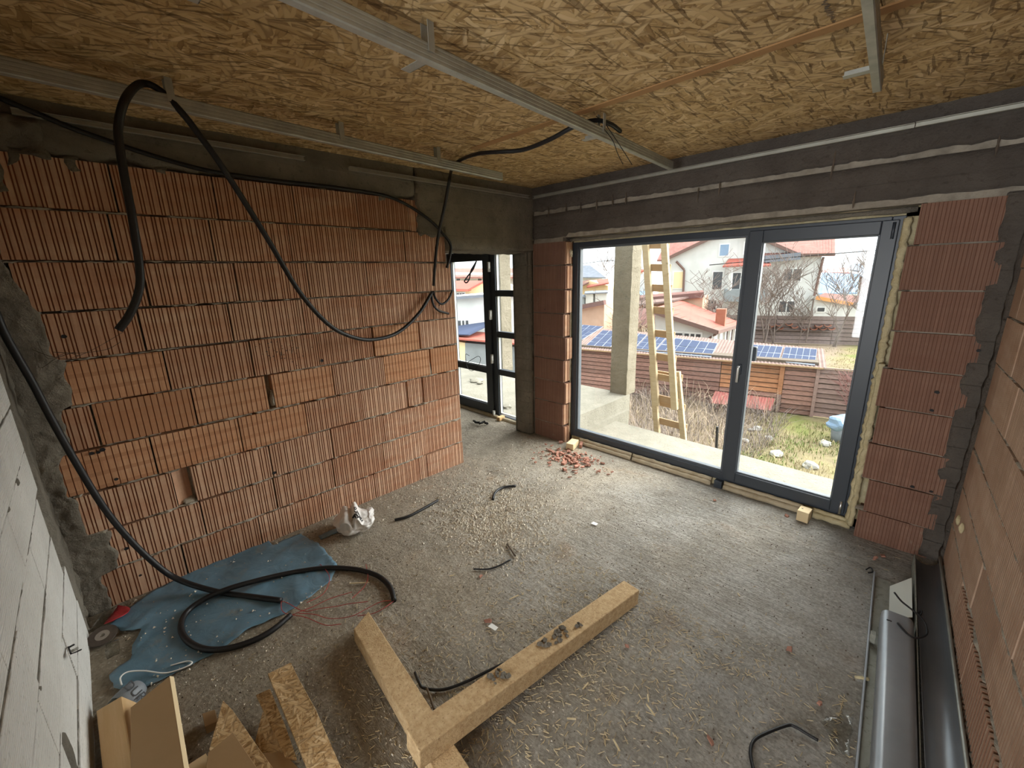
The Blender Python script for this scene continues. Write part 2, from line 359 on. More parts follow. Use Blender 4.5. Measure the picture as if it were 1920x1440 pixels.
M['white_wall'] = m_noise('white render', S(212, 212, 208), S(194, 194, 190), 1, .85, .1, .01, 12)
M['cream_wall'] = m_noise('cream render', S(232, 212, 168), S(222, 200, 156), 1, .85, .1, .01, 12)
M['pink_wall'] = m_noise('pinkish render', S(208, 172, 148), S(190, 154, 130), 2, .85, .1, .01, 12)
M['grey_wall'] = m_noise('grey sheet wall', S(142, 148, 150), S(126, 132, 134), 2, .7, .1, .01, 12)
M['blue_wall'] = m_noise('pale blue sheet', S(140, 162, 184), S(126, 148, 172), 1, .8, .1, .01, 12, spec=0)
M['dark_pane'] = mat('dark window pane', S(74, 76, 78), .2, 0, .5)
M['eave'] = mat('brown eaves', S(110, 86, 78), .7)
M['orange_eave'] = mat('orange eaves board', S(214, 150, 92), .7)
M['twig'] = m_noise('bare twig bark', S(126, 112, 104), S(102, 92, 86), 6, .95, 0)
M['twig_pale'] = m_noise('dry stem', S(180, 160, 136), S(150, 132, 114), 6, .95, 0)
M['twig_red'] = m_noise('red stems', S(138, 98, 92), S(118, 84, 80), 6, .9, 0)
M['stone'] = m_noise('pale stone', S(176, 174, 168), S(150, 146, 138), 6, .9, .4, .01, 30)
M['terracotta'] = m_noise('terracotta', S(156, 102, 80), S(142, 90, 70), 5, .8, .2, .004, 30)
def m_ground():
    m = mat('winter lawn', S(150, 140, 90), .95, 0, .1); t = NT(m); P = t.world()
    c = t.ramp(t.noise(P, .55, 7, .6), [(.32, S(118, 106, 88)), (.48, S(142, 130, 98)), (.60, S(118, 122, 70)), (.75, S(100, 112, 60))])
    xx = t.sep(P)[0]; br = t.ramp(t.math('ADD', xx, t.math('MULTIPLY', t.noise(P, .8, 3), 1.4)), [(.1, (1, 1, 1, 1)), (.95, (0, 0, 0, 1))])
    c = t.mix(br, c, S(138, 122, 106))
    c = t.mix(t.ramp(t.noise(P, 26, 4), [(.45, (.4, .4, .4, 1)), (.6, (0, 0, 0, 1))]), c, S(104, 94, 70))
    t.color(c); t.bump(t.noise(P, 30, 6, .7), .8, .03); return m
M['ground'] = m_ground()
M['blade_y'] = m_noise('dry grass', S(164, 150, 116), S(140, 126, 92), 3, .9, 0)
M['blade_g'] = m_noise('green grass', S(124, 134, 78), S(102, 116, 62), 3, .9, 0)

# ================================================================== the room shell
WA = (Vector((0, 0, 0)), Vector((0, 1, 0)), Vector((1, 0, 0)))            # left brick wall: along y, faces +x
WB = (Vector((0, 0, 0)), Vector((1, 0, 0)), Vector((0, -1, 0)))           # window wall: along x, faces -y
cdir = Vector((.055, -1, 0)).normalized()
WC = (Vector((3.49, 0, 0)), cdir, Vector((cdir.y, -cdir.x, 0)))           # right wall: along the room towards us
WD = (Vector((0, -3.89, 0)), Vector((1, 0, 0)), Vector((0, 1, 0)))        # white block wall, faces the window wall
def wp(W, a, out, z): 
    v = W[0] + W[1] * a + W[2] * out; return Vector((v.x, v.y, z))

def rough(mb, W, a0, a1, z0, z1, out, amp, step=.035, thick=.08, ra=.0, rz0=.0, rz1=.0, fq=9, seed=0):
    """rough cast face with ragged borders; a0/a1 may be functions of z, z0 a function of a"""
    fa0 = a0 if callable(a0) else (lambda z: a0); fa1 = a1 if callable(a1) else (lambda z: a1)
    fz0 = z0 if callable(z0) else (lambda a: z0)
    am, bm = fa0((z1 + fz0(0)) / 2), fa1((z1 + fz0(0)) / 2)
    nu = max(3, int(abs(bm - am) / step)); nv = max(3, int(abs(z1 - fz0((am + bm) / 2)) / step)); vs = []
    for j in range(nv + 1):
        for i in range(nu + 1):
            u = i / nu; v = j / nv; zz = fz0(am + (bm - am) * u) * (1 - v) + z1 * v
            A0 = fa0(zz) + ra * nz(zz * 14, seed, 1); A1 = fa1(zz) + ra * nz(zz * 14, seed, 5)
            a = A0 + (A1 - A0) * u
            zz += (rz0 * nz(a * 12, seed, 2) * (1 - v) + rz1 * nz(a * 12, seed, 3) * v)
            o = out + amp * (nz(a * fq, zz * fq, seed) + .5 * nz(a * fq * 3, zz * fq * 3, seed))
            if i in (0, nu) or j in (0, nv): o = -thick
            vs.append(wp(W, a, o, zz))
    fs = [(j * (nu + 1) + i, j * (nu + 1) + i + 1, (j + 1) * (nu + 1) + i + 1, (j + 1) * (nu + 1) + i) for j in range(nv) for i in range(nu)]
    mb.add(vs, fs)

def brick(W, a0, a1, z0, z1, parent, mats, per=.037, gw=.0045, gd=.005, depth=.1, name='brick', out=0., pair=.010, sides=True):
    """hollow clay block: its face is ribbed with pairs of narrow grooves"""
    mb = MB(); n = max(1, round((a1 - a0) / per)); p = (a1 - a0) / n; prof = [(a0, 0)]; gi = []
    for k in range(n):
        c = a0 + p * (k + .5 + (.22 * nz(a0 * 7 + k * 3.7, z0 * 9, 2) if pair else 0))
        for g in ((c - pair / 2, c + pair / 2) if pair else (c,)):
            prof += [(g - gw / 2, 0), (g - gw / 3, -gd), (g + gw / 3, -gd), (g + gw / 2, 0)]; gi.append(len(prof) - 3)
    prof.append((a1, 0)); m = len(prof)
    vs = [wp(W, a, out + o, z0) for a, o in prof] + [wp(W, a, out + o, z1) for a, o in prof] + [wp(W, a0, -depth, z0), wp(W, a1, -depth, z0), wp(W, a0, -depth, z1), wp(W, a1, -depth, z1)]
    gset = set()
    for i in gi: gset |= {i, i - 1, i + 1}
    fs = []; ms = []
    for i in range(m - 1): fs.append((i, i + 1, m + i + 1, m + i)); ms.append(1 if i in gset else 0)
    b = 2 * m
    fs += [list(range(m)) + [b + 1, b], list(range(m, 2 * m)) + [b + 3, b + 2], (0, b, b + 2, m), (m - 1, b + 1, b + 3, 2 * m - 1)]; ms += [0] * 4
    mb.v = vs; mb.f = [list(f) for f in fs]; mb.m = ms
    return mb.build(name, mats, parent)

def bed(mb, W, a0, a1, z, h=.006, out=.004, step=.02, seed=0):
    """mortar squeezed out of a bed joint"""
    n = max(2, int((a1 - a0) / step)); vs = []
    for i in range(n + 1):
        a = a0 + (a1 - a0) * i / n; q = nz(a * 15, z * 7, seed) + .5 * nz(a * 55, z * 7, seed + 8); r = nz(a * 40, z * 9, seed + 3)
        hh = max(.0015, h * (.55 + 1.2 * q)); o = out * (.3 + 1.6 * max(-.6, q)) + .003 * r; zz = z + .006 * r + .004 * nz(a * 3, z, 9)
        if nz(a * 5, z * 3, seed + 6) < -.18: o = -.03; hh *= .5
        vs += [wp(W, a, -.08, zz - hh), wp(W, a, o - .001, zz - hh * .5), wp(W, a, o, zz + hh * .4), wp(W, a, -.08, zz + hh)]
    mb.add(vs, [(i * 4 + k, i * 4 + k + 1, i * 4 + k + 5, i * 4 + k + 4) for i in range(n) for k in range(3)])

# ---- floor
fb = MB(); nx, ny = 330, 300; x0, x1, y0, y1 = -2.2, 4.0, -4.6, .26
def floor_h(x, y):
    near = max(0, 1 - abs(x - .75) / 1.3) * max(0, 1 - abs(y + 2.0) / 1.3)
    h = .0035 * nz(x * 6, y * 6) + .0032 * nz(x * 4.2, y * 26, 4) * min(1, max(.0, x * .7 - .5)) + .002 * nz(x * 26, y * 26, 2)
    return h - .004 + .012 * near * (nz(x * 11, y * 11, 7) * .5 + .35)
for j in range(ny + 1):
    for i in range(nx + 1):
        x = x0 + (x1 - x0) * i / nx; y = y0 + (y1 - y0) * j / ny
        fb.v.append(Vector((x, y, floor_h(x, y))))
fb.f = [[j * (nx + 1) + i, j * (nx + 1) + i + 1, (j + 1) * (nx + 1) + i + 1, (j + 1) * (nx + 1) + i] for j in range(ny) for i in range(nx)]; fb.m = [0] * len(fb.f)
fb.box((-2.2, -6.6, -.3), (4.0, -4.6, -.002)); fb.box((-2.2, -4.6, -.3), (4.0, .26, -.03))
struct(fb.build('floor', M['floor'], smooth=True))

# ---- left wall of clay blocks
wl = MB(); wl.box((-.25, -3.9, -.03), (-.07, -1.1, 1.73)); wl.box((-.25, -3.9, 1.73), (-.07, -1.172, 2.5))
wl = struct(wl.build('wall_left', M['mortar']))
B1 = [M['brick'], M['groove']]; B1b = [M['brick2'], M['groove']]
Z0 = .228
rows = {-1: [-3.80, -3.41, -2.965, -2.52, -2.07, -1.618, -1.529, -1.093], 0: [-3.719, -3.269, -2.83, -2.40, -1.962, -1.519, -1.093],
        1: [-3.816, -3.373, None, -3.278, -2.822, -2.38, -1.93, -1.49, -1.093], 2: [-3.833, -3.431, -2.973, -2.54, -2.10, -1.679, None, -1.668, -1.516, None, -1.506, -1.093],
        3: [-3.768, -3.636, -3.187, -2.767, None, -2.736, -2.305, -1.87, -1.415, None, -1.402, -1.093], 4: [-3.709, -3.279, -2.825, -2.39, -1.949, None, -1.938, -1.508, None, -1.494, -1.093],
        5: [-3.734, -3.349, -2.906, -2.46, -2.02, -1.591, -1.34, -1.093], 6: [-3.78, -3.284, -2.832, -2.39, -1.94, -1.5, -1.118],
        7: [-3.82, -3.374, -2.922, -2.475, -2.03, -1.58, -1.165], 8: [-3.78, -3.324, -2.867, -2.412, -1.964, -1.52, -1.36]}
band = {(4, 0), (3, 1), (3, 2), (3, 5), (2, 1), (2, 2), (2, 0), (4, 4), (4, 6), (3, 6), (3, 3)}
mo = MB()
for k, r in rows.items():
    z0 = Z0 + .25 * k + .0065; z1 = Z0 + .25 * (k + 1) - .0065
    if k == -1: z0 = -.03; 
    n = 0
    for a, b in zip(r[:-1], r[1:]):
        if a is None or b is None: continue
        g = random.uniform(.0035, .0065); bd = (k, n) in band
        brick(WA, a + g, b - g, z0 + random.uniform(-.002, .002), z1 + random.uniform(-.003, .002), wl, B1b if bd else B1,
              per=.030 if bd else .0405, gw=.0045 if bd else .0058, pair=0 if bd else .0145, gd=.0042, out=random.uniform(-.004, .004)); n += 1
    if k >= 0: bed(mo, WA, max(r[0], -3.8), r[-1], z0 - .0065, .0088, .010, .010, seed=k)
brick(WA, -1.50, -1.455, Z0 + 2.0, Z0 + 2.19, wl, B1, gd=.004, out=-.002); brick(WA, -1.30, -1.255, Z0 + 2.0, Z0 + 2.20, wl, B1, gd=.004, out=-.002)
brick(WA, -1.22, -1.17, Z0 + 1.76, Z0 + 1.99, wl, B1, gd=.004, out=-.004)
# the block set end-on in the gap of the third course, turned askew
q = MB(); q.prism([wp(WA, -3.372, -.015, Z0 + .26), wp(WA, -3.29, -.055, Z0 + .26), wp(WA, -3.29, -.09, Z0 + .26), wp(WA, -3.372, -.09, Z0 + .26)], (0, 0, .235)); q.build('brick', B1, wl)
rough(mo, WA, -3.35, -3.28, Z0 + .245, Z0 + .285, -.01, .012, .01, .05)
for k in range(4):      # mortar crumbs stuck in open perpends
    P = X(*[(762, 745), (808, 690), (512, 745), (205, 880)][k]); rough(mo, WA, P.y - .012, P.y + .012, P.z - .07, P.z + .05, -.006, .012, .012, .03, ra=.01, seed=k)
tag(mo.build('mortar_joints', M['mortar'], wl, smooth=True), kind='stuff')
# concrete column in the far left corner, ragged where the pour met the blocks
EDGE = [(-.02, -3.79), (.22, -3.79), (.235, -3.705), (.47, -3.705), (.485, -3.80), (.72, -3.80), (.74, -3.82), (.97, -3.82), (.99, -3.755), (1.22, -3.75), (1.24, -3.695), (1.47, -3.69), (1.49, -3.715), (1.73, -3.72), (1.80, -3.75), (2.0, -3.80), (2.5, -3.83)]
def edge_at(z):
    for (za, ya), (zb, yb) in zip(EDGE[:-1], EDGE[1:]):
        if za <= z <= zb: return ya + (yb - ya) * (z - za) / (zb - za)
    return EDGE[-1][1] if z > 1 else EDGE[0][1]
cl = MB(); rough(cl, WA, -3.95, lambda z: edge_at(z) + .012, -.02, 2.5, .012, .010, .014, .12, ra=.03, fq=26)
rough(cl, WA, -3.95, lambda z: -3.868 + .012 * math.sin(z * 5), -.02, 2.3, .045, .016, .022, .05, ra=.02, fq=16, seed=4)
cl.build('column', M['smear'], wl, smooth=True)
# ring beam over the left wall and the passage
bm_ = MB()
rough(bm_, WA, -3.95, -1.42, lambda a: 2.455 + .02 * nz(a * 9, 3), 2.80, .02, .012, .04, .2, rz0=.035, fq=6, seed=2)
rough(bm_, WA, -1.46, -1.14, 2.17, 2.80, .018, .02, .025, .2, ra=.05, rz0=.03, fq=13, seed=12)
rough(bm_, WA, -1.20, .05, 2.07, 2.80, .012, .012, .03, .24, ra=.015, rz0=.014, fq=8, seed=3)
bm_.box((-.24, -1.16, 2.085), (-.01, .1, 2.8)); bm_.box((-.24, -3.9, 2.5), (-.01, -1.16, 2.8))
rough(bm_, WA, -3.95, -3.52, 2.46, 2.66, .022, .05, .014, .1, ra=.04, rz0=.03, rz1=.03, fq=11, seed=23)
bm_.build('ring_beam', M['beam'], wl, smooth=True)
dr = MB()
for y, l in ((-3.72, .20), (-3.66, .06), (-3.45, .05), (-3.1, .03), (-2.2, .03), (-1.75, .04)):   # grout run down over the top course
    rough(dr, WA, y - .03, y + .03, 2.47 - l, 2.50, .001, .005, .012, .02, ra=.05, rz0=.04, fq=22, seed=int(-y * 30))
tag(dr.build('grout_runs', M['beam'], wl, smooth=True), kind='stuff')
# corner column between passage and window wall
WP = (Vector((-.245, -.075, 0)), Vector((1, 0, 0)), Vector((0, -1, 0)))
cc = MB(); cc.box((-.24, -.068, -.03), (-.012, .2, 2.1)); rough(cc, WP, 0, .245, -.02, 2.10, .0, .008, .025, .06, ra=.012, fq=7, seed=6); rough(cc, WA, -.078, .02, -.02, 2.12, .0, .005, .02, .1, ra=.006, fq=7, seed=6)
cc.build('column', M['beam'], wl, smooth=True)

# chipped holes, mould specks and a tuft of tie wire on the clay blocks
def hole(W, P, r, parent):
    a = (P - W[0]).dot(W[1]); mb = MB(); n_ = 9
    mb.add([wp(W, a + r * (1 + .4 * nz(k, a * 9)) * math.cos(k * 6.283 / n_), .0065, P.z + r * .8 * (1 + .4 * nz(k, a * 5)) * math.sin(k * 6.283 / n_)) for k in range(n_)] + [wp(W, a, .005, P.z)], [(k, (k + 1) % n_, n_) for k in range(n_)]); mb.build('hole', M['black'], parent)
for (u, v, r) in ((120, 631, .012), (218, 898, .011), (237, 1028, .012), (263, 1078, .009), (603, 676, .014), (823, 572, .008), (172, 850, .012), (184, 848, .010), (192, 843, .014), (514, 886, .014)): hole(WA, X(u, v), r, wl)
q = MB()
for k in range(70):
    P = X(random.gauss(527, 22), random.gauss(660, 14)); r_ = random.uniform(.002, .006); q.add([wp(WA, P.y + r_ * math.cos(i * 1.57 + k), .0062, P.z + r_ * math.sin(i * 1.57 + k)) for i in range(4)], [(0, 1, 2, 3)])
tag(q.build('mould_specks', M['crumb_dark'], wl), kind='stuff')
tw = thing('tie_wire', X(150, 668, .03), 'tangled rusty tie wire sticking out between the concrete column and the clay blocks', 'wire')
for pts in ([(60, 655, .02), (95, 668, .05), (130, 672, .06), (175, 655, .08), (232, 622, .10)], [(70, 640, .02), (90, 672, .06), (125, 662, .05), (150, 668, .03)], [(100, 660, .03), (150, 662, .07), (200, 655, .08), (228, 640, .09)], [(65, 662, .02), (75, 690, .03), (105, 672, .05), (140, 660, .04)]):
    q = MB(); q.tube(spline([X(*z_) for z_ in pts], 6), .0016, 4); q.build('strand', M['crumb_dark'], tw)
# ---- window wall
wb = MB(); wb.box((-.24, .02, -.3), (.40, .25, 2.75)); wb.box((3.08, .02, -.3), (4.0, .25, 2.75)); wb.box((.40, .02, 2.21), (3.08, .25, 2.75)); wb.box((.40, .02, -.3), (3.08, .25, -.04)); wb.box((-1.75, .02, -.3), (-.24, .25, -.04)); wb.box((-1.75, .02, 2.17), (-.24, .25, 2.8)); wb.box((-2.4, .02, -.3), (-1.72, .25, 2.8))
wb = struct(wb.build('wall_back', M['mortar']))
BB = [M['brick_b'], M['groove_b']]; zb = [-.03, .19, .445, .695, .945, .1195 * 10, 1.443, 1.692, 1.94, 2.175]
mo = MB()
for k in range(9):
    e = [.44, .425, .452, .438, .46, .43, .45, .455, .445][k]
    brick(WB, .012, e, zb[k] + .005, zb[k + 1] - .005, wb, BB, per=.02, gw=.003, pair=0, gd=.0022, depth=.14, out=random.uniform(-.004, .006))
    # the hollow end of each block shows in the reveal
    mb = MB()
    for j in range(2): mb.box((e - .006 + .002 * (k % 2), .012 + .05 * j, zb[k] + .012), (e + .012 + .006 * nz(k, j), .052 + .05 * j, zb[k + 1] - .012))
    mb.build('brick_end', M['brick'], wb, bevel=.004)
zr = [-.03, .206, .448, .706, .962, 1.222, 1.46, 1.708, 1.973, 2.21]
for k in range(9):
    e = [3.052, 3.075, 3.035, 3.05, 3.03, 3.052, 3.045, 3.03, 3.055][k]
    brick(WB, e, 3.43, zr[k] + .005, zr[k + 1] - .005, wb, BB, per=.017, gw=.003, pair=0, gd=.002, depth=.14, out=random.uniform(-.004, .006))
    bed(mo, WB, 3.03, 3.4, zr[k], .003, .002, seed=k)
    bed(mo, WB, .02, .43, zb[k], .0025, .002, seed=k + 9)
tag(mo.build('mortar_joints', M['mortar'], wb, smooth=True), kind='stuff')
for (u, v, r) in ((1835, 657, .011), (1757, 735, .013), (1747, 769, .011), (1711, 912, .012), (1746, 921, .010), (1022, 580, .007)): hole(WB, Y(u, v), r, wb)
rb = MB()
rough(rb, WB, -.02, 3.75, lambda a: (2.178 if a < .45 else 2.215) + .008 * nz(a * 6, 1), 2.49, .008, .010, .035, .14, rz0=.012, fq=6, seed=31)
rough(rb, WB, -.02, 3.75, lambda a: 2.475 + .006 * nz(a * 31, 4) + .010 * nz(a * 4, 2), 2.80, .009, .011, .018, .14, rz0=.012, fq=18, seed=33)
rb.build('ring_beam', M['beam_dark'], wb, smooth=True)
for k, (u, v) in enumerate([(1120, 385), (1090, 390), (1150, 375), (1175, 372), (1565, 300), (1560, 325), (1310, 365), (1350, 355), (1030, 400), (1063, 392), (1602, 375), (1870, 275)]):
    P = Y(u, v, 0)          # open bubbles and cracks left by the shuttering
    q = MB(); q.tube([wp(WB, P.x + .012 * nz(k, i), .014, P.z + .05 - .02 * i) for i in range(6)], [.003, .006, .004, .008, .005, .002], 6); q.build('crack', M['crumb_dark'], wb)
rc = MB(); rough(rc, WB, 3.36, 3.56, -.02, 2.25, .004, .008, .03, .1, ra=.02, fq=7, seed=41); rough(rc, WC, -.02, .10, -.02, 2.5, .012, .012, .025, .06, ra=.03, fq=9, seed=43)
rc.build('column', M['beam_dark'], wb, smooth=True)
lt = MB()                    # strip of foam and sheathing over the window head
lt.tube([(.44 + .1 * i, .09, 2.185 + .006 * nz(i * .7, 1)) for i in range(27)], [.018 + .007 * nz(i * .9, 2) for i in range(27)], 7); lt.build('head_foam', M['beam'], wb, smooth=True)

# ---- right wall
wc_ = MB(); L = 6.8
wc_.hexa([wp(WC, -.1, -.3, -.3), wp(WC, L, -.3, -.3), wp(WC, L, -.02, -.3), wp(WC, -.1, -.02, -.3), wp(WC, -.1, -.3, 2.8), wp(WC, L, -.3, 2.8), wp(WC, L, -.02, 2.8), wp(WC, -.1, -.02, 2.8)])
wc_ = struct(wc_.build('wall_right', M['mortar']))
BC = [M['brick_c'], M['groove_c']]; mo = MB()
for k in range(0, 11):
    z0 = .08 + .25 * (k - 1) + .005; z1 = z0 + .24
    if k == 0: z0 = -.03
    a = .085 + (.2 if k % 2 else 0)
    bs = ([.085] if k % 2 else []) + [a + .449 * i for i in range(9)]
    for p, q2 in zip(bs[:-1], bs[1:]):
        if p > 3.6: continue
        dp_ = k == 1 and .3 < p < 2.2 or k == 0      # the lowest blocks have lost their face: deep ribs
        brick(WC, p + .003, q2 - .003, z0, z1 - (.03 if dp_ and k else 0), wc_, BC, per=.03 if dp_ else .0225, gw=.017 if dp_ else .005, pair=0, gd=.018 if dp_ else .0035, out=random.uniform(-.004, .004))
    bed(mo, WC, .09, 3.6, z0 - .005, .006, .005, .014, seed=k + 50)
# broken ribs of the bottom course beside the metal gutter
tag(mo.build('mortar_joints', M['mortar'], wc_, smooth=True), kind='stuff')
rb = MB(); rough(rb, WC, -.02, 3.7, 2.47, 2.8, .01, .01, .05, .1, rz0=.02, seed=51); rb.build('ring_beam', M['beam_dark'], wc_, smooth=True)
for (u, v) in ((1797, 975), (1803, 990)):
    P = px(u, v, 'x', 3.50); q = MB(); q.tube([P + Vector((0, .008 * i, .012 * i)) for i in range(-2, 3)], [.004, .010, .013, .009, .003], 7); q.build('foam_drip', M['foam'], wc_, smooth=True)

# ---- white block wall at our left
wd = MB(); wd.box((.0, -4.14, -.3), (2.0, -3.91, 2.8)); wd = struct(wd.build('wall_front', M['smear']))
zd = [-.03, .225, .452, .678, .89, 1.105, 1.32, 1.54, 1.76, 1.98, 2.2, 2.42, 2.64]
cut = {0: [.72, 1.33], 1: [.84, 1.44], 2: [.31, .91, 1.51], 3: [.86, 1.445], 4: [.40, 1.055, 1.65], 5: [.80, 1.4], 6: [.5, 1.1, 1.7], 7: [.8, 1.4], 8: [.5, 1.1, 1.7], 9: [.8, 1.4], 10: [.5, 1.1, 1.7], 11: [.8, 1.4]}
st = [.175, .20, .275, .33, .215, .25, .20, .2, .2, .2, .2, .2]
mo = MB()
for k in range(12):
    c = [st[k]] + cut[k] + [2.0]
    for p, q2 in zip(c[:-1], c[1:]):
        if q2 - p < .05: continue
        mb = MB(); o = -3.89 + random.uniform(-.003, .003); mb.box((p + .002, -4.0, zd[k] + .005), (q2 - .002, o, zd[k + 1] - .005)); mb.build('block', M['aac'], wd, bevel=.003)
    bed(mo, WD, st[k], 2.0, zd[k], .0042, -.003, seed=k + 70)
# wide mortar smear running down from a joint
rough(mo, WD, 1.36, 1.44, .02, .43, .004, .006, .015, .01, ra=.03, seed=77); rough(mo, WD, 1.42, 1.56, .06, .2, .004, .006, .015, .01, ra=.04, seed=78)
for (u, v, r) in ((35, 903, .025), (18, 955, .02), (78, 1290, .016), (32, 1232, .012)):
    P = Y(u, v, -3.886); rough(mo, WD, P.x - r, P.x + r, P.z - r * .8, P.z + r * .8, .004, .006, .01, .01, ra=.012, seed=int(u))
tag(mo.build('mortar_joints', M['mortar_dark'], wd, smooth=True), kind='stuff')
cw = MB(); rough(cw, WD, -.02, lambda z: .19 + .05 * nz(z * 5, 8), -.02, 2.8, .004, .012, .025, .08, ra=.04, seed=80); cw.build('column', M['smear'], wd, smooth=True)
ws = thing('wire_stub', Y(140, 1225, -3.86), 'bent stub of black wire sticking out of the white block wall', 'wire')
q = MB(); q.tube([Y(128, 1213, -3.887), Y(133, 1226, -3.87), Y(144, 1222, -3.86), Y(152, 1218, -3.85)], .003, 6); q.tube([Y(129, 1214, -3.885), Y(138, 1209, -3.865)], .004, 6); q.build('core', M['black'], ws)
q = MB(); q.tube([Y(136, 1220, -3.866), Y(144, 1216, -3.86)], .006, 7); q.build('clip', M['galv'], ws)

# ---- ceiling of boards
ce = MB(); ce.box((-2.2, -6.6, 2.80), (4.2, .3, 3.0)); ce = struct(ce.build('ceiling', M['beam']))
for (a, b, c, d, z) in ((-.02, 1.36, -1.405, .02, 2.722), (1.363, 2.612, -1.405, .02, 2.722), (2.6132, 3.95, -1.405, .02, 2.722), (-.02, .60, -3.92, -1.412, 2.716), (.603, 1.85, -3.92, -1.412, 2.712), (1.853, 2.92, -3.92, -1.412, 2.714), (2.923, 3.95, -3.92, -1.412, 2.712), (-.02, 3.95, -6.6, -3.924, 2.716)):
    q = MB(); q.box((a, c, z), (b, d, z + .012)); q.build('board', M['osb'], ce)
q = MB(); q.box((.75, -1.466, 2.706), (3.9, -1.414, 2.712)); q.build('seam_strip', M['seam'], ce)
ng = MB(); ng.box((-2.2, -3.9, 2.70), (-.24, .1, 2.8)); ng.build('board', M['osb'], ce)

q = MB()                     # worn, illegible maker's print on the near board
for k in range(15):
    P = Z(1545 + k * 1.25 + random.uniform(-3, 3), 2 + k * 2.9, 2.7108); d_ = Vector((random.uniform(-.010, .010), random.uniform(-.006, .006), 0)); q.bar(P - d_, P + d_, .006 if k < 7 else .004, .0006)
q.build('worn_print', M['crumb_dark'], ce)

# ---- walls of the passage side room and the hall behind us
q = MB(); q.box((-2.45, -4, -.3), (-2.2, .25, 2.8)); q.box((-2.2, -4.1, -.3), (-.25, -3.9, 2.8)); struct(q.build('wall_passage', M['smear']))
q = MB(); q.box((1.75, -6.6, -.3), (2.0, -4.14, 2.8)); q.box((2, -6.6, -.3), (4.2, -6.4, .55)); q.box((2, -6.6, 2.25), (4.2, -6.4, 2.8)); q.box((2, -6.6, .55), (2.15, -6.4, 2.25)); q.box((3.65, -6.6, .55), (4.2, -6.4, 2.25)); struct(q.build('wall_hall', M['aac']))

# ================================================================== window and door
def frame_rect(mb, x0, x1, z0, z1, wl_, wr, wb_, wt, y0, y1):
    mb.box((x0, y0, z0), (x0 + wl_, y1, z1)); mb.box((x1 - wr, y0, z0), (x1, y1, z1)); mb.box((x0 + wl_, y0, z0), (x1 - wr, y1, z0 + wb_)); mb.box((x0 + wl_, y0, z1 - wt), (x1 - wr, y1, z1))
wi = thing('window_1', (1.72, .12, .06), None, None); wi['kind'] = 'structure'
q = MB(); frame_rect(q, .452, 2.995, .058, 2.158, .066, .066, .07, .05, .12, .195); q.box((2.10, .12, .12), (2.16, .195, 2.12)); q.build('frame', M['frame'], wi, bevel=.004)
q = MB(); frame_rect(q, .515, 2.105, .125, 2.113, .022, .022, .024, .02, .135, .185); q.build('glazing_bead', M['gasket'], wi, bevel=.002)
q = MB(); q.box((.535, .155, .147), (2.085, .161, 2.095)); q.build('pane', M['glass'], wi)
sa = MB(); frame_rect(sa, 2.118, 2.968, .085, 2.135, .095, .085, .085, .085, .098, .165); sa = sa.build('sash', M['frame'], wi, bevel=.005)
q = MB(); frame_rect(q, 2.205, 2.890, .162, 2.055, .016, .016, .02, .012, .112, .16); q.build('glazing_bead', M['gasket'], sa, bevel=.002)
q = MB(); q.box((2.215, .135, .175), (2.878, .141, 2.045)); q.build('pane', M['glass'], sa)
ha = MB(); ha.box((2.142, .085, 1.03), (2.172, .099, 1.115)); ha = ha.build('handle', M['frame'], wi, bevel=.003)
q = MB(); q.tube(spline([(2.157, .095, 1.095), (2.157, .062, 1.098), (2.157, .052, 1.085), (2.157, .050, 1.0), (2.157, .052, .972)], 5), [.009] * 8 + [.0085] * 13, 8); q.build('lever', M['chrome'], ha, smooth=True)
q = MB(); q.tube([(2.945, .092, .085), (2.945, .092, .185)], .0085, 8); q.build('hinge', M['chrome'], wi, smooth=True)
q = MB(); q.tube([(2.945, .092, 2.02), (2.945, .092, 2.12)], .0085, 8); q.build('hinge', M['frame'], wi, smooth=True)
q = MB(); q.box((2.20, .19, 1.13), (2.24, .225, 1.25)); q.build('outer_handle', M['frame'], wi, bevel=.012)
# foam packed round the frame
def lump(mb, pts, r, amp, seed, n=8, st=6):
    P = spline(pts, st); mb.tube([v + Vector((amp * nz(i * .8, seed), amp * nz(i * .9, seed, 2), amp * nz(i * .7, seed, 4))) for i, v in enumerate(P)], [r * (.75 + .5 * abs(nz(i * .6, seed, 6)) + .25 * nz(i * 1.7, seed)) for i in range(len(P))], n)
q = MB(); q.box((.40, .135, 2.15), (3.09, .2, 2.23)); q.box((2.99, .135, -.04), (3.09, .2, 2.2)); q.box((.40, .135, -.04), (.456, .2, 2.2)); q.box((.42, .135, -.045), (3.05, .2, .062)); q.build('foam_core', M['foam'], wi)
q = MB(); lump(q, [(3.005, .09, .04 + .21 * i) for i in range(11)], .027, .012, 3, 8, 9); lump(q, [(3.02, .055, .04 + .3 * i) for i in range(5)], .022, .012, 9, 8, 9); q.build('foam_seam', M['foam'], wi, smooth=True)
q = MB(); lump(q, [(.448, .10, .1 + .21 * i) for i in range(11)], .010, .006, 5, 6, 6); lump(q, [(.452, .085, 2.02), (.455, .08, 2.06), (.452, .085, 2.09)], .022, .008, 6, 8, 5); q.build('foam_seam', M['foam_pale'], wi, smooth=True)
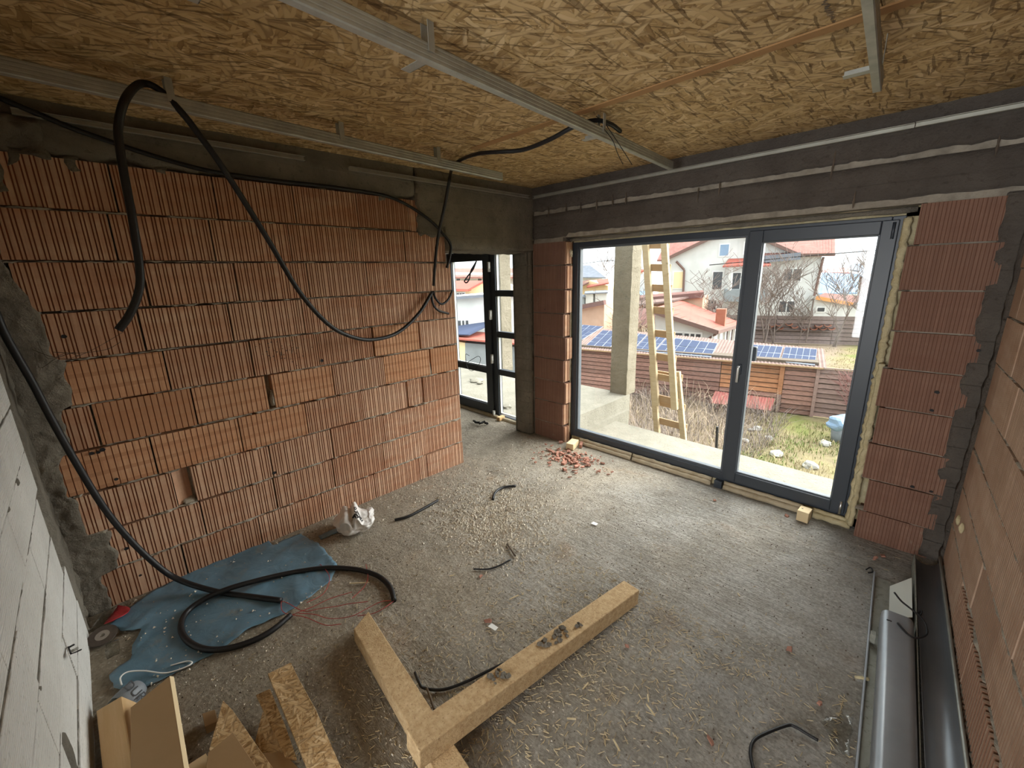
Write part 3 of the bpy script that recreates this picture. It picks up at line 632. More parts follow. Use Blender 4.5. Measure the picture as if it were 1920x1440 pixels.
for i, (a, b) in enumerate(((.60, 1.24), (1.26, 2.03), (2.14, 2.72), (2.79, 3.02))):
    q = MB(); n = int((b - a) / .03)
    q.tube([(a + (b - a) * k / n, .085 + .008 * nz(k * .4, i), .018 + .004 * nz(k * .5, i, 3)) for k in range(n + 1)], [.024 + .005 * nz(k * .7, i, 5) for k in range(n + 1)], 8)
    q.tube([(a + (b - a) * k / n, .10 + .006 * nz(k * .4, i, 8), .052 + .005 * nz(k * .5, i, 9)) for k in range(n + 1)], [.017 + .004 * nz(k * .8, i, 7) for k in range(n + 1)], 8)
    q.build('sill_foam', M['foam_pale'] if i < 3 else M['foam'], wi, smooth=True)
q = MB(); q.box((2.06, .07, -.01), (2.125, .16, .06)); q.build('packer', M['frame'], wi, bevel=.003)

do = thing('door_1', (-1.0, .12, 0), None, None); do['kind'] = 'structure'
q = MB(); frame_rect(q, -1.70, -.30, -.035, 2.15, .07, .05, .065, .05, .12, .195); q.box((-.83, .12, .0), (-.735, .195, 2.12)); q.build('frame', M['frame'], do, bevel=.004)
for z in (1.635, 1.12, .625):
    q = MB(); q.box((-.74, .125, z - .038), (-.33, .19, z + .038)); q.build('transom', M['frame'], do, bevel=.004)
for a, b in ((.05, .587), (.663, 1.082), (1.158, 1.597), (1.673, 2.10)):
    q = MB(); q.box((-.735, .152, a), (-.34, .158, b)); q.build('pane', M['glass'], do)
    q = MB(); q.box((-.735, .14, a), (-.722, .17, b)); q.build('spacer', M['bead'], do)
q = MB(); q.box((-.735, .14, .05), (-.34, .17, .062)); q.build('spacer', M['bead'], do)
le = MB(); frame_rect(le, -1.66, -.82, .0, 2.13, .085, .118, .155, .095, .095, .165); le.box((-1.575, .1, .585), (-.94, .16, .67)); le = le.build('leaf', M['frame'], do, bevel=.004)
for a, b in ((.155, .585), (.67, 2.035)):
    q = MB(); q.box((-1.58, .128, a), (-.935, .134, b)); q.build('pane', M['glass'], le)
    q = MB(); q.box((-1.575, .118, a), (-.938, .145, a + .012)); q.box((-1.578, .118, a), (-1.566, .145, b)); q.build('spacer', M['bead'], le)
for z in (1.955, 1.365, .795, .03):
    q = MB(); q.box((-.826, .078, z - .06), (-.800, .118, z + .06)); q.box((-.806, .07, z - .02), (-.79, .1, z + .05)); q.build('hinge', M['white_pl'], do, bevel=.004)
q = MB(); n = 40; q.tube([(-1.7 + 1.38 * k / n, .09, .0 + .004 * nz(k * .5, 3)) for k in range(n + 1)], [.035 + .006 * nz(k * .7, 5) for k in range(n + 1)], 8); q.build('sill_foam', M['foam_pale'], do, smooth=True)

# ================================================================== things in the room
# ---- hanging metal channels under the boards
def channel(name, e0, e1, z, label, hangs, tabs):
    """steel C channel on edge: its web faces us, the lower lip shows from below; hangers tie it to the ceiling"""
    p = Vector((e0[0], e0[1], z)); q = Vector((e1[0], e1[1], z)); t = (q - p).normalized(); s = Vector((t.y, -t.x, 0)); H = .058; W = .03
    o = thing(name, (p + q) / 2, label, 'metal channel', 'metal channels hung under the ceiling boards')
    prof = [(-W, .006), (-W, 0), (-.004, 0), (0, .004), (0, .012), (-.003, .015), (0, .018), (0, .027), (-.003, .03), (0, .033), (0, .042), (-.003, .045), (0, .048), (0, .054), (-.004, H), (-W, H), (-W, H - .006)]
    inn = [(-W + .0012, .006), (-W + .0012, .0012), (-.005, .0012), (-.0012, .005), (-.0012, .053), (-.005, H - .0012), (-W + .0012, H - .0012), (-W + .0012, H - .006)][::-1]
    ring = prof + inn; n = len(ring); mb = MB()
    mb.add([p + s * a + Vector((0, 0, b)) for a, b in ring] + [q + s * a + Vector((0, 0, b)) for a, b in ring], [(i, (i + 1) % n, n + (i + 1) % n, n + i) for i in range(n)])
    mb.build('channel', M['galv'], o)
    for d, tab in zip(hangs, tabs):
        c = p + t * d; mb = MB(); zt = 2.716
        a0 = c - s * (W + .003)
        mb.hexa([Vector((*(a0 + t * i + s * j).xy, zz)) for zz in (z + .014, zt) for i, j in ((-.014, -.0012), (.014, -.0012), (.014, .0012), (-.014, .0012))])
        b0 = c + s * .003
        mb.hexa([Vector((*(b0 + t * i + s * j).xy, zz)) for zz in (z + .030, zt) for i, j in ((-.014, -.0012), (.014, -.0012), (.014, .0012), (-.014, .0012))])
        if tab:
            mb.hexa([Vector((*(a0 + t * i - s * j).xy, z + .014 + k)) for k in (0, .0022) for i, j in ((-.02, 0), (.02, 0), (.02, tab), (-.02, tab))])
            mb.hexa([Vector((*(a0 + t * i - s * j).xy, z + .014 + k)) for k in (0, .028) for i, j in ((.018, 0), (.02, 0), (.02, tab), (.018, tab))])
        mb.build('hanger', M['galv'], o)
    return o
ZC = 2.59
a, b = Z(827, 124, ZC), Z(1262, 318, ZC); t = (b - a).normalized(); a = b - t * 3.66
channel('metal_channel', a, b, ZC, 'long metal channel across the middle of the ceiling, a cable end lying on it', [.72, 1.37, 2.60], [.20, .12, .10])
a, b = Z(300, 200, ZC), Z(943, 338, ZC); t = (b - a).normalized(); a = b - t * 2.75
channel('metal_channel', a, b, ZC, 'metal channel nearest the clay block wall, with a black conduit slung over it', [.62, 1.4, 2.1], [0, 0, 0])
a, b = Z(1640, 0, ZC), Z(1653, 171, ZC); t = (b - a).normalized(); a = b - t * 2.9
channel('metal_channel', a, b, ZC, 'short end of a metal channel over the tilting door window, with an angled tab', [2.66], [.085])
# ---- zinc edge strips screwed to the ring beams
def edge_strip(W, a0, a1, z, label):
    o = MB(); q = lambda a, ou, zz: wp(W, a, ou, zz)
    for (u0, u1, w0, w1) in ((.028, .034, 0, .026), (.030, .058, 0, .002), (.030, .058, .024, .026)):
        o.hexa([q(a0, u0, z + w0), q(a1, u0, z + w0), q(a1, u1, z + w0), q(a0, u1, z + w0), q(a0, u0, z + w1), q(a1, u0, z + w1), q(a1, u1, z + w1), q(a0, u1, z + w1)])
    return tag(o.build('edge_strip', M['galv_white']), label, 'metal strip', 'zinc edge strips on the ring beams')
edge_strip(WA, -3.62, -2.32, 2.63, 'zinc edge strip on the beam over the clay blocks, behind the slung conduit')
edge_strip(WA, -2.01, -.09, 2.615, 'zinc edge strip on the beam running into the room corner')
edge_strip(WB, .06, 2.96, 2.612, 'long zinc edge strip on the beam above the big window')
edge_strip(WB, 2.965, 3.44, 2.614, 'short zinc edge strip ending at the right wall')

# ---- black conduits
def conduit(pts, label, r=.0135, name='conduit', cat='conduit', n=10, m='conduit', group=None, seg=8):
    P = spline(pts, seg)
    mb = MB(); mb.tube(P, r, n); o = mb.build(name, M[m], smooth=True); return tag(o, label, cat, group)
conduit([X(0, 184, .06), X(70, 213, .055), X(140, 242, .05), X(220, 270, .05), X(300, 296, .05), X(400, 322, .05), X(520, 339, .05), X(640, 353, .05), X(735, 371, .05), X(800, 408, .05), X(832, 440, .05), X(845, 460, .04), X(843, 482, .03), X(838, 502, .03)],
        'black conduit running along the top of the clay block wall', .0125)
top = px(266, 156, 'z', 2.672)
conduit([X(222, 619, .93), X(243, 590, .93), X(260, 548, .925), X(262, 505, .92), X(250, 420, .915), X(236, 345, .91), X(225, 280, .905), X(222, 235, .90), px(236, 184, 'x', .89), px(264, 157, 'z', 2.668), px(298, 168, 'z', 2.664), X(340, 210, .715), X(375, 255, .70), X(420, 318, .66), X(500, 445, .5), X(560, 545, .36), X(610, 603, .26), X(650, 628, .20), X(695, 637, .14), X(745, 624, .09), X(785, 588, .06), X(810, 548, .035)],
        'black conduit slung over the metal channel, its free end hanging', .0145)
conduit([px(1163, 246, 'z', 2.672), px(1145, 233, 'z', 2.682), px(1116, 226, 'z', 2.685), px(1075, 238, 'z', 2.66), px(1030, 262, 'z', 2.625), px(980, 281, 'z', 2.61), px(930, 285, 'z', 2.62), px(893, 289, 'z', 2.64), px(862, 301, 'z', 2.672), px(848, 316, 'z', 2.672), X(843, 335, .52), X(834, 385, .40), X(822, 440, .26), X(816, 490, .15), X(813, 535, .06)],
        'black conduit from the middle metal channel across to the passage edge', .0125)
conduit([X(812, 546, .03), X(817, 560, .05), X(828, 570, .055), X(840, 562, .05), X(848, 545, .03)], 'small upper loop of black conduit at the passage edge of the clay wall', .010)
conduit([X(809, 552, .03), X(812, 570, .045), X(822, 582, .05), X(841, 588, .03)], 'small lower curl of black conduit at the passage edge of the clay wall', .010)
lw = thing('dangling_wires', px(1163, 246, 'z', 2.672), 'thin black wires dangling from the cable end on the middle channel', 'wires')
for pts in ([(1128, 236, 2.67), (1148, 262, 2.55), (1158, 288, 2.50), (1168, 308, 2.47)], [(1135, 232, 2.67), (1155, 262, 2.56), (1172, 288, 2.5), (1185, 309, 2.46)], [(1118, 218, 2.70), (1125, 224, 2.69), (1140, 238, 2.66)]):
    q = MB(); q.tube(spline([px(u, v, 'z', z) for u, v, z in pts], 6), .0022, 5); q.build('strand', M['black'], lw)
conduit([Vector((.13, -3.855, 2.2)), Vector((.125, -3.856, 1.9)), X(0, 612, .12) + Vector((0, .004, 0)), X(30, 664, .115), X(60, 716, .11), X(100, 792, .105), X(150, 880, .10), X(195, 952, .10), X(240, 1008, .10), X(285, 1052, .11), X(322, 1080, .13), Z(365, 1098, .05), Z(420, 1112, .017), Z(480, 1120, .017), Z(527, 1126, .017)],
        'thick black conduit coming down past the white blocks onto the blue film', .0165)
conduit([Z(545, 1153, .016), Z(510, 1182, .016), Z(470, 1203, .016), Z(420, 1217, .016), Z(380, 1216, .016), Z(350, 1200, .016), Z(339, 1175, .016), Z(350, 1148, .016), Z(380, 1125, .03), Z(425, 1105, .052), Z(480, 1089, .04), Z(540, 1075, .02), Z(600, 1066, .016), Z(640, 1065, .016), Z(680, 1070, .016), Z(712, 1082, .016), Z(732, 1102, .016), Z(739, 1126, .016)],
        'black conduit looped on the floor over the blue film', .0155)
rw = thing('red_wires', Z(600, 1145), 'thin red wires spilling from the conduit ends on the floor', 'wires')
for pts in ([(527, 1127), (540, 1131), (570, 1146), (600, 1141), (630, 1137), (655, 1132), (690, 1128)], [(545, 1154), (565, 1146), (590, 1136), (620, 1122), (660, 1110)], [(738, 1126), (715, 1128), (690, 1140), (660, 1155), (620, 1160), (590, 1152), (560, 1150)],
            [(527, 1128), (528, 1142), (535, 1150), (550, 1153), (575, 1158), (610, 1172), (640, 1170)], [(738, 1127), (720, 1140), (700, 1150), (670, 1155)], [(600, 1058), (612, 1070), (618, 1085), (612, 1105), (600, 1118), (575, 1130)], [(686, 1058), (690, 1080), (683, 1100), (660, 1122)]):
    q = MB(); q.tube(spline([Z(u, v, .012 + .006 * (i % 2)) for i, (u, v) in enumerate(pts)], 5), .0019, 5); q.build('strand', M['wire_red'], rw)
conduit([Z(740, 975, .012), Z(766, 968, .014), Z(795, 953, .014), Z(821, 938, .012)], 'straight-ish offcut of black conduit on the dusty floor', .011)
conduit([Z(924, 936, .012), Z(929, 923, .014), Z(943, 914, .014), Z(967, 911, .012)], 'curved offcut of black conduit nearer the window', .011)
conduit([Z(888, 1067, .008), Z(915, 1067, .008), Z(935, 1061, .008), Z(958, 1049, .010)], 'short thin piece of black wire by the white dust patch', .0055, 'wire_offcut', 'wire')
conduit([Z(951, 1020, .008), Z(958, 1030, .008), Z(966, 1042, .008)], 'small dark stick above the thin wire piece', .007, 'stick', 'stick', m='crumb_dark')
conduit([Z(778, 1261, .008), Z(785, 1278, .03), Z(795, 1290, .012), Z(830, 1293, .008), Z(870, 1280, .008), Z(905, 1263, .01), Z(946, 1243, .012)], 'black wire lying between the two timbers', .0065, 'wire_offcut', 'wire')
conduit([Z(800, 1290, .02), Z(806, 1305, .012), Z(814, 1330, .01)], 'twisted brown stick leaning on the floor timber', .005, 'stick', 'stick', m='crumb_dark')
conduit([Z(1414, 1450, .008), Z(1407, 1412, .008), Z(1414, 1388, .008), Z(1440, 1373, .008), Z(1476, 1360, .01), Z(1490, 1362, .012), Z(1512, 1375, .01), Z(1534, 1388, .008)], 'bent black cable on the floor in front of the gutter', .0065, 'wire_offcut', 'wire')
conduit([Z(1624, 1068, .008), Z(1632, 1064, .01), Z(1636, 1072, .01), Z(1628, 1074, .008)], 'tiny ring of black wire by the tray end', .004, 'wire_offcut', 'wire')

# ---- two sawn timbers in the middle of the floor
o = MB(); f0, f1 = Vector((1.322, -2.896, 0)), Vector((1.262, -2.783, 0)); dt = Vector((.634, -.068, 0)).normalized(); ln = 1.02
c = [f0, f0 + dt * ln, f1 + dt * (ln + .06), f1]; o.hexa([Vector((p.x - .012, p.y, .006)) for p in c] + [Vector((p.x, p.y, .090)) for p in c])
tag(o.build('sawn_timber', M['timber'], bevel=.004), 'sawn timber lying flat on the floor under the other one', 'timber')
t1 = thing('sawn_timber', (2.14, -2.3, 0), 'long sawn timber propped on the other, with grey mortar lumps on top', 'timber')
o = MB(); pa, pb = Vector((2.083, -3.02, .145)), Vector((2.212, -1.635, .051)); o.bar(pa, pb, .106, .094)
o.build('beam', M['timber'], t1, bevel=.005)
dz = (pb - pa).normalized(); q = MB()
for k in range(60):
    f = random.choice([.50, .52, .54, .56, .58, .60, .655, .28, .31]) + random.uniform(-.012, .012); P = pa + (pb - pa) * f; x = random.uniform(-.03, .03)
    if f < .4: x -= .01
    r = random.uniform(.005, .015); c = P + Vector((x, 0, .048 + r * .3)); v = [c + Vector((r * math.cos(i * 1.05) * random.uniform(.7, 1.3), r * math.sin(i * 1.05) * random.uniform(.7, 1.3), random.uniform(-.3, .3) * r)) for i in range(6)]
    q.add(v + [c + Vector((0, 0, r))], [(i, (i + 1) % 6, 6) for i in range(6)])
tag(q.build('mortar_lumps', M['mortar_dark'], t1), kind='stuff')

# ---- offcuts heaped at the lower left
def flat(name, poly, z, th, m, label, cat, tilt=None):
    pts = []
    for k, uv in enumerate(poly):
        zz = z[k] if isinstance(z, (list, tuple)) else z; pts.append(Z(uv[0], uv[1], zz))
    mb = MB(); mb.prism([p - Vector((0, 0, th)) for p in pts], (0, 0, th)); return tag(mb.build(name, m if not isinstance(m, str) else M[m], bevel=.0015), label, cat)
a = math.radians(28); cy, cz, hs = -3.795, .073, .05; sec = [(cy + hs * (math.cos(a) * i - math.sin(a) * j), cz + hs * (math.sin(a) * i + math.cos(a) * j)) for i, j in ((-1, -1), (1, -1), (1, 1), (-1, 1))]
o = MB(); o.prism([(.93 + (.05 if i in (1, 2) else 0), y, z) for i, (y, z) in enumerate(sec)], (.95, .02, 0)); tag(o.build('softwood_beam', M['beamwood'], bevel=.006), 'square softwood beam end lying along the white block wall', 'timber')
b2 = thing('fibreboard', Z(300, 1400, .1), 'brown fibreboard with a pale cut edge beside the softwood beam', 'board')
p = [Z(318, 1268, .15), Z(345, 1440, .15), Z(362, 1545, .15), Z(246, 1545, .15), Z(245, 1440, .15), Z(245, 1327, .15)]
q = MB(); q.prism([v - Vector((0, 0, .012)) for v in p], (0, 0, .012)); q.build('sheet', M['ply'], b2)
q = MB(); q.prism([p[0] + Vector((0, .0, .0005)), p[1] + Vector((0, 0, .0005)), p[2] + Vector((0, 0, .0005)), p[2] + Vector((0, .012, -.012)), p[1] + Vector((0, .012, -.012)), p[0] + Vector((0, .012, -.012))], (0, .001, -.002)); q.build('cut_edge', M['ply_edge'], b2)
flat('osb_offcut', [(502, 1263), (545, 1242), (560, 1272), (592, 1330), (640, 1440), (660, 1500), (600, 1510), (576, 1440), (530, 1330)], [.115, .115, .11, .10, .08, .07, .07, .08, .10], .02, 'osb_small', 'long strand board strip, rightmost of the offcut heap', 'board')
flat('osb_offcut', [(480, 1303), (506, 1291), (535, 1360), (556, 1420), (535, 1420), (505, 1355)], [.075, .075, .07, .06, .06, .07], .018, 'osb_small', 'short strand board strip tucked beside the longest strip', 'board')
flat('osb_offcut', [(492, 1335), (478, 1390), (507, 1440), (520, 1470), (545, 1460), (538, 1412), (502, 1337)], .035, .018, 'osb_small', 'lowest strand board piece under the short strip', 'board')
flat('osb_offcut', [(418, 1313), (392, 1405), (410, 1440), (500, 1470), (512, 1440), (478, 1392), (436, 1331)], .075, .018, 'osb_small', 'pointed triangular strand board offcut in the heap', 'board')
flat('brown_offcut', [(390, 1411), (437, 1373), (482, 1440), (500, 1490), (380, 1480)], .115, .03, 'ply', 'brown board corner on top of the pointed strand board piece', 'board')
flat('pale_offcut', [(346, 1438), (386, 1412), (395, 1430), (380, 1470), (340, 1470)], .07, .018, 'ply_edge', 'small pale board corner beside the brown fibreboard', 'board')
flat('wood_block', [(379, 1338), (403, 1330), (408, 1352), (384, 1363)], .045, .04, 'ply', 'small brown wood block behind the pointed strand board piece', 'wood block')
flat('wood_block', [(265, 1400), (326, 1400), (338, 1520), (262, 1520)], .136, .136, 'ply', 'wood block under the fibreboard', 'wood block')
flat('wood_block', [(420, 1415), (530, 1410), (600, 1480), (440, 1490)], .052, .05, 'ply', 'wood block carrying the strand board offcuts', 'wood block')

# ---- blue film on the floor
def film(name, poly, m, label, cat, amp=.012, z=.008, seed=0, cuts=4):
    bm = bmesh.new(); vs = [bm.verts.new(p) for p in poly]; bm.edges.ensure_lookup_table()
    es = [bm.edges.new((vs[i], vs[(i + 1) % len(vs)])) for i in range(len(vs))]
    bmesh.ops.triangle_fill(bm, edges=es, use_beauty=True)
    for _ in range(cuts):
        le_ = [e for e in bm.edges if e.calc_length() > .03]
        if not le_: break
        bmesh.ops.subdivide_edges(bm, edges=le_, cuts=1, use_grid_fill=False); bmesh.ops.triangulate(bm, faces=[f for f in bm.faces if len(f.verts) > 3]); bmesh.ops.beautify_fill(bm, faces=bm.faces, edges=bm.edges)
    for v in bm.verts:
        v.co.z = z + amp * max(-.4, nz(v.co.x * 5, v.co.y * 5, seed) + .5 * nz(v.co.x * 14, v.co.y * 14, seed))
        e = nz(v.co.x * 25, v.co.y * 25, seed + 3)
        if v.is_boundary: v.co.x += .01 * e; v.co.y += .01 * nz(v.co.y * 25, v.co.x * 25, seed)
    me = bpy.data.meshes.new(name); bm.to_mesh(me); bm.free(); me.materials.append(m); me.polygons.foreach_set('use_smooth', [True] * len(me.polygons))
    o = bpy.data.objects.new(name, me); C.objects.link(o); s = o.modifiers.new('thickness', 'SOLIDIFY'); s.thickness = .0015
    return tag(o, label, cat)
T = [(750, 520), (870, 435), (1010, 362), (1150, 285), (1320, 220), (1440, 168), (1505, 150), (1535, 188), (1590, 155), (1690, 118), (1790, 180), (1840, 235), (1900, 295), (1860, 380), (1740, 480), (1600, 570), (1420, 650), (1260, 760), (1130, 830), (1000, 900), (940, 925), (820, 985), (740, 1015), (640, 990), (620, 920), (670, 870), (730, 830), (745, 750), (800, 655), (745, 668), (690, 670), (640, 645), (600, 650), (660, 590)]
film('blue_film', [Z(u / 3, 960 + v / 3, .008) for u, v in T], M['tarp'], 'torn sheet of dusty blue film below the clay wall', 'plastic sheet')
film('blue_film', [Z(u, v, .008) for u, v in ((596, 1005), (620, 994), (646, 987), (648, 993), (622, 1002), (602, 1011))], M['tarp'], 'narrow blue strip of film by the white bag', 'plastic sheet', .004)
film('red_wrapper', [Z(u, v, .03) for u, v in ((196, 1170), (206, 1150), (222, 1133), (240, 1133), (246, 1142), (225, 1158), (212, 1166))], M['red'], 'crumpled red wrapper in the corner beside the blue film', 'wrapper', .03, .03, 4)
film('grey_wrapper', [Z(u, v, .02) for u, v in ((168, 1178), (184, 1165), (205, 1143), (220, 1135), (205, 1160), (192, 1178), (176, 1186))], M['clear'], 'clear crumpled film under the red wrapper', 'wrapper', .03, .02, 8)
film('clear_film', [Z(u, v, .012) for u, v in ((196, 1205), (222, 1198), (224, 1226), (202, 1236))], M['clear'], 'scrap of clear film below the abrasive disc', 'plastic scrap', .006, .012, 5)
film('clear_bag', [Z(u, v, .02) for u, v in ((1537, 1352), (1560, 1342), (1600, 1336), (1598, 1385), (1592, 1412), (1580, 1412), (1565, 1395), (1555, 1375))], m_glass('crinkled film', (.9, .9, .88, 1)), 'crinkled clear plastic bag against the tray', 'plastic bag', .035, .02, 6)
# abrasive disc
d = thing('abrasive_disc', Z(192, 1192), 'worn brown abrasive disc at the foot of the white blocks', 'disc'); c = Z(192, 1192, .03)
ax = Vector((.25, -.05, 1)).normalized(); u_ = ax.orthogonal().normalized(); v_ = ax.cross(u_)
def ringm(r0, r1, h0, h1, n=28):
    mb = MB(); vs = []
    for k in range(n):
        e = u_ * math.cos(k * 2 * math.pi / n) + v_ * math.sin(k * 2 * math.pi / n); vs += [c + e * r0 + ax * h0, c + e * r1 + ax * h0, c + e * r1 + ax * h1, c + e * r0 + ax * h1]
    mb.add(vs, [(k * 4 + i, k * 4 + (i + 1) % 4, ((k + 1) % n) * 4 + (i + 1) % 4, ((k + 1) % n) * 4 + i) for k in range(n) for i in range(4)]); return mb
ringm(.028, .062, -.003, .003).build('grit_ring', M['disc'], d); ringm(.011, .030, -.002, .0045).build('label_ring', M['disc_in'], d)
# crushed can with printed letters
cn = thing('crushed_can', Z(236, 1310), 'crushed grey blue can with dark letters between the boards and the film', 'can')
A = Z(222, 1326, .055); Bq = Z(262, 1288, .05); ax = (Bq - A).normalized()
q = MB(); q.tube([A, A + ax * .01, A + ax * .05, Bq - ax * .02, Bq], [.040, .050, .052, .046, .036], 20); q.build('wall', M['can'], cn, smooth=True)
q = MB(); q.tube([A - ax * .045, A - ax * .03, A + ax * .002], [.03, .042, .046], 18); q.build('base', M['can_dark'], cn, smooth=True)
fc = bpy.data.curves.new('letters', 'FONT'); fc.body = 'DUR'; fc.size = .052; fc.extrude = .0006; fc.align_x = 'CENTER'; fc.align_y = 'CENTER'; fc.materials.append(M['ink'])
lt_ = bpy.data.objects.new('letters_outline', fc); C.objects.link(lt_); bpy.context.view_layer.update()
lm = bpy.data.meshes.new_from_object(lt_.evaluated_get(bpy.context.evaluated_depsgraph_get())); bpy.data.objects.remove(lt_); bpy.data.curves.remove(fc)
if not lm.materials: lm.materials.append(M['ink'])
lo = bpy.data.objects.new('letters', lm); C.objects.link(lo); lo.parent = cn
mid = (A + Bq) / 2; vw = (CP - mid).normalized(); nrm = (vw - ax * vw.dot(ax)).normalized(); xa = nrm.cross(ax).normalized()
tx = -xa if DN.dot(-xa) > 0 else xa                              # letters read downwards, across the can
yy = nrm.cross(tx)
pos = mid + nrm * .0525 - ax * .002 - cn.location
lo.matrix_local = Matrix(((tx.x, yy.x, nrm.x, pos.x), (tx.y, yy.y, nrm.y, pos.y), (tx.z, yy.z, nrm.z, pos.z), (0, 0, 0, 1)))
conduit([Z(228, 1284, .05), Z(226, 1270, .05), Z(240, 1260, .045), Z(270, 1258, .03), Z(310, 1262, .014), Z(345, 1252, .014), Z(360, 1243, .014), Z(350, 1240, .014), Z(320, 1248, .014)], 'thin clear plastic band curling on the blue film', .0035, 'plastic_band', 'band', 6, 'white_pl')
# white carrier bag
bg_ = thing('carrier_bag', Z(668, 990, 0), 'crumpled white carrier bag with black print at the clay wall foot', 'bag')
bm = bmesh.new(); bmesh.ops.create_icosphere(bm, subdivisions=5, radius=1); bc = Z(668, 990, 0)
vdir = (CP - bc).normalized(); side = Vector((0, 0, 1)).cross(vdir).normalized()          # side points to the right of the picture
def bag_pt(p):
    a_ = p.dot(side); f = 1 + .22 * nz(p.x * 1.6, p.y * 1.6, p.z * 1.6 + 2) - .16 * abs(nz(p.x * 3.5, p.y * 3.5, p.z * 3.5 + 3)) + .05 * nz(p.x * 8, p.y * 8, p.z * 8)
    q = p * f; h = q.z * .085
    h *= .85; h += .045 * max(0, 1 - ((a_ + .45) / .28) ** 2) * (p.z > .2) + .06 * max(0, 1 - ((a_ - .05) / .22) ** 2) * (p.z > .2) + .03 * max(0, 1 - ((a_ - .95) / .3) ** 2)
    return bc + Vector((q.x * .15, q.y * .145, max(-.055, h) + .062))
for v in bm.verts: v.co = bag_pt(v.co.copy()) - bc
for f in bm.faces: f.smooth = True
me = bpy.data.meshes.new('film'); bm.to_mesh(me); bm.free(); me.materials.append(M['bag']); o = bpy.data.objects.new('film', me); C.objects.link(o); o.parent = bg_
def onbag(a_, b_):
    d_ = (side * a_ + vdir.cross(side) * b_ + vdir * math.sqrt(max(.05, 1 - a_ * a_ - b_ * b_))).normalized(); return bag_pt(d_) + vdir * .0035
q = MB()
for pts in ([(.02, .75), (.10, .78), (.14, .70), (.09, .62), (.03, .66), (.04, .74)], [(.16, .62), (.24, .58), (.26, .48), (.18, .44), (.12, .50), (.15, .60)], [(.0, .55), (.06, .45), (.12, .38)], [(.30, .5), (.36, .4), (.30, .32), (.22, .36)],
            [(-.12, .38), (-.04, .30), (.06, .28), (.12, .20)], [(-.10, .28), (0, .18), (.04, .04)], [(.08, .30), (.16, .16), (.12, .02)], [(.20, .28), (.28, .18), (.36, .22)], [(.0, .1), (.06, -.05)]):
    P_ = []
    for (u0, v0), (u1, v1) in zip(pts[:-1], pts[1:]): P_ += [onbag(u0 + (u1 - u0) * k / 4, v0 + (v1 - v0) * k / 4) for k in range(4)]
    q.tube(P_ + [onbag(*pts[-1])], .0028 if pts[0][1] > .45 else .0048, 5)
q.build('print', M['ink'], bg_)

# ---- metal goods lying along the right wall
def gp(a, o, z): return wp(WC, a, o, z)          # a along the wall towards us, o out from the wall into the room
ex = lambda mb, prof, a0, a1, mi=0: mb.add([gp(a0, o, z) for o, z in prof] + [gp(a1, o, z) for o, z in prof], [(i, i + 1, len(prof) + i + 1, len(prof) + i) for i in range(len(prof) - 1)], mi)
tr = thing('metal_tray', gp(1.5, .24, 0), 'dusty flat metal tray with an upturned lip, lying along the right wall', 'metal tray')
q = MB(); q.hexa([gp(.44, .135, .006), gp(3.0, .155, .006), gp(3.0, .315, .006), gp(.44, .31, .006), gp(.44, .135, .010), gp(3.0, .155, .010), gp(3.0, .315, .010), gp(.44, .31, .010)]); q.build('pan', M['zinc_dull'], tr)
q = MB(); q.hexa([gp(.42, .305, .006), gp(3.0, .31, .006), gp(3.0, .318, .006), gp(.42, .313, .006), gp(.42, .305, .034), gp(3.0, .31, .034), gp(3.0, .318, .034), gp(.42, .313, .034)]); q.build('lip', M['zinc'], tr, bevel=.002)
q = MB(); q.hexa([gp(.18, .132, .004), gp(3.0, .142, .004), gp(3.0, .146, .004), gp(.18, .136, .004), gp(.18, .132, .10), gp(3.0, .142, .05), gp(3.0, .146, .05), gp(.18, .136, .10)]); q.build('back_flange', M['zinc_dull'], tr)
q = MB(); q.hexa([gp(.43, .148, .0735), gp(.82, .15, .0735), gp(.82, .235, .0135), gp(.50, .235, .0135), gp(.43, .148, .077), gp(.82, .15, .077), gp(.82, .235, .017), gp(.50, .235, .017)]); tag(q.build('white_sheet', M['white_board']), 'small white painted sheet leaning in the metal tray', 'sheet')
dp = thing('downpipe', gp(2, .215, 0), 'flat-sided grey metal downpipe lying on the tray', 'pipe')
sec = []; w2, h2, r = .064, .052, .03; cx, cz = .212, .068
for (sx, sy, a0) in ((1, 1, 0), (-1, 1, 90), (-1, -1, 180), (1, -1, 270)):
    for k in range(7):
        an = math.radians(a0 + k * 15); sec.append((cx + sx * (w2 - r) + r * math.cos(an), cz + sy * (h2 - r) + r * math.sin(an)))
def tubeprof(mb, sec, a0, a1, sc0=1.):
    n = len(sec); A_ = [gp(a0, cx + (o - cx) * sc0, cz + (z - cz) * sc0) for o, z in sec]; B_ = [gp(a0 + .05, o, z) for o, z in sec]; D_ = [gp(a1, o + .004, z) for o, z in sec]
    mb.add(A_ + B_ + D_, [(j * n + i, j * n + (i + 1) % n, (j + 1) * n + (i + 1) % n, (j + 1) * n + i) for j in range(2) for i in range(n)])
q = MB(); tubeprof(q, sec, .90, 3.0, .97); q.build('pipe_wall', M['zinc'], dp, smooth=True)
q = MB(); q.add([gp(.915, cx + (o - cx) * .93, cz + (z - cz) * .93) for o, z in sec], [list(range(len(sec)))]); q.build('pipe_end', M['zinc_dull'], dp)
q = MB(); q.hexa([gp(.985 + i, .236 + j, .1195 + k) for k in (0, .002) for i, j in ((0, 0), (.008, 0), (.008, .02), (0, .02))]); q.build('clip_mark', M['ink'], dp)
q = MB(); q.hexa([gp(1.05 + i, .285 + j, .02 + k) for k in (0, .05) for i, j in ((0, 0), (.035, 0), (.035, .022), (0, .022))]); q.build('bracket', M['zinc_dull'], dp, bevel=.003)
gu = thing('gutter', gp(1.7, .06, 0), 'grey half-round metal gutter in the corner along the right wall', 'gutter')
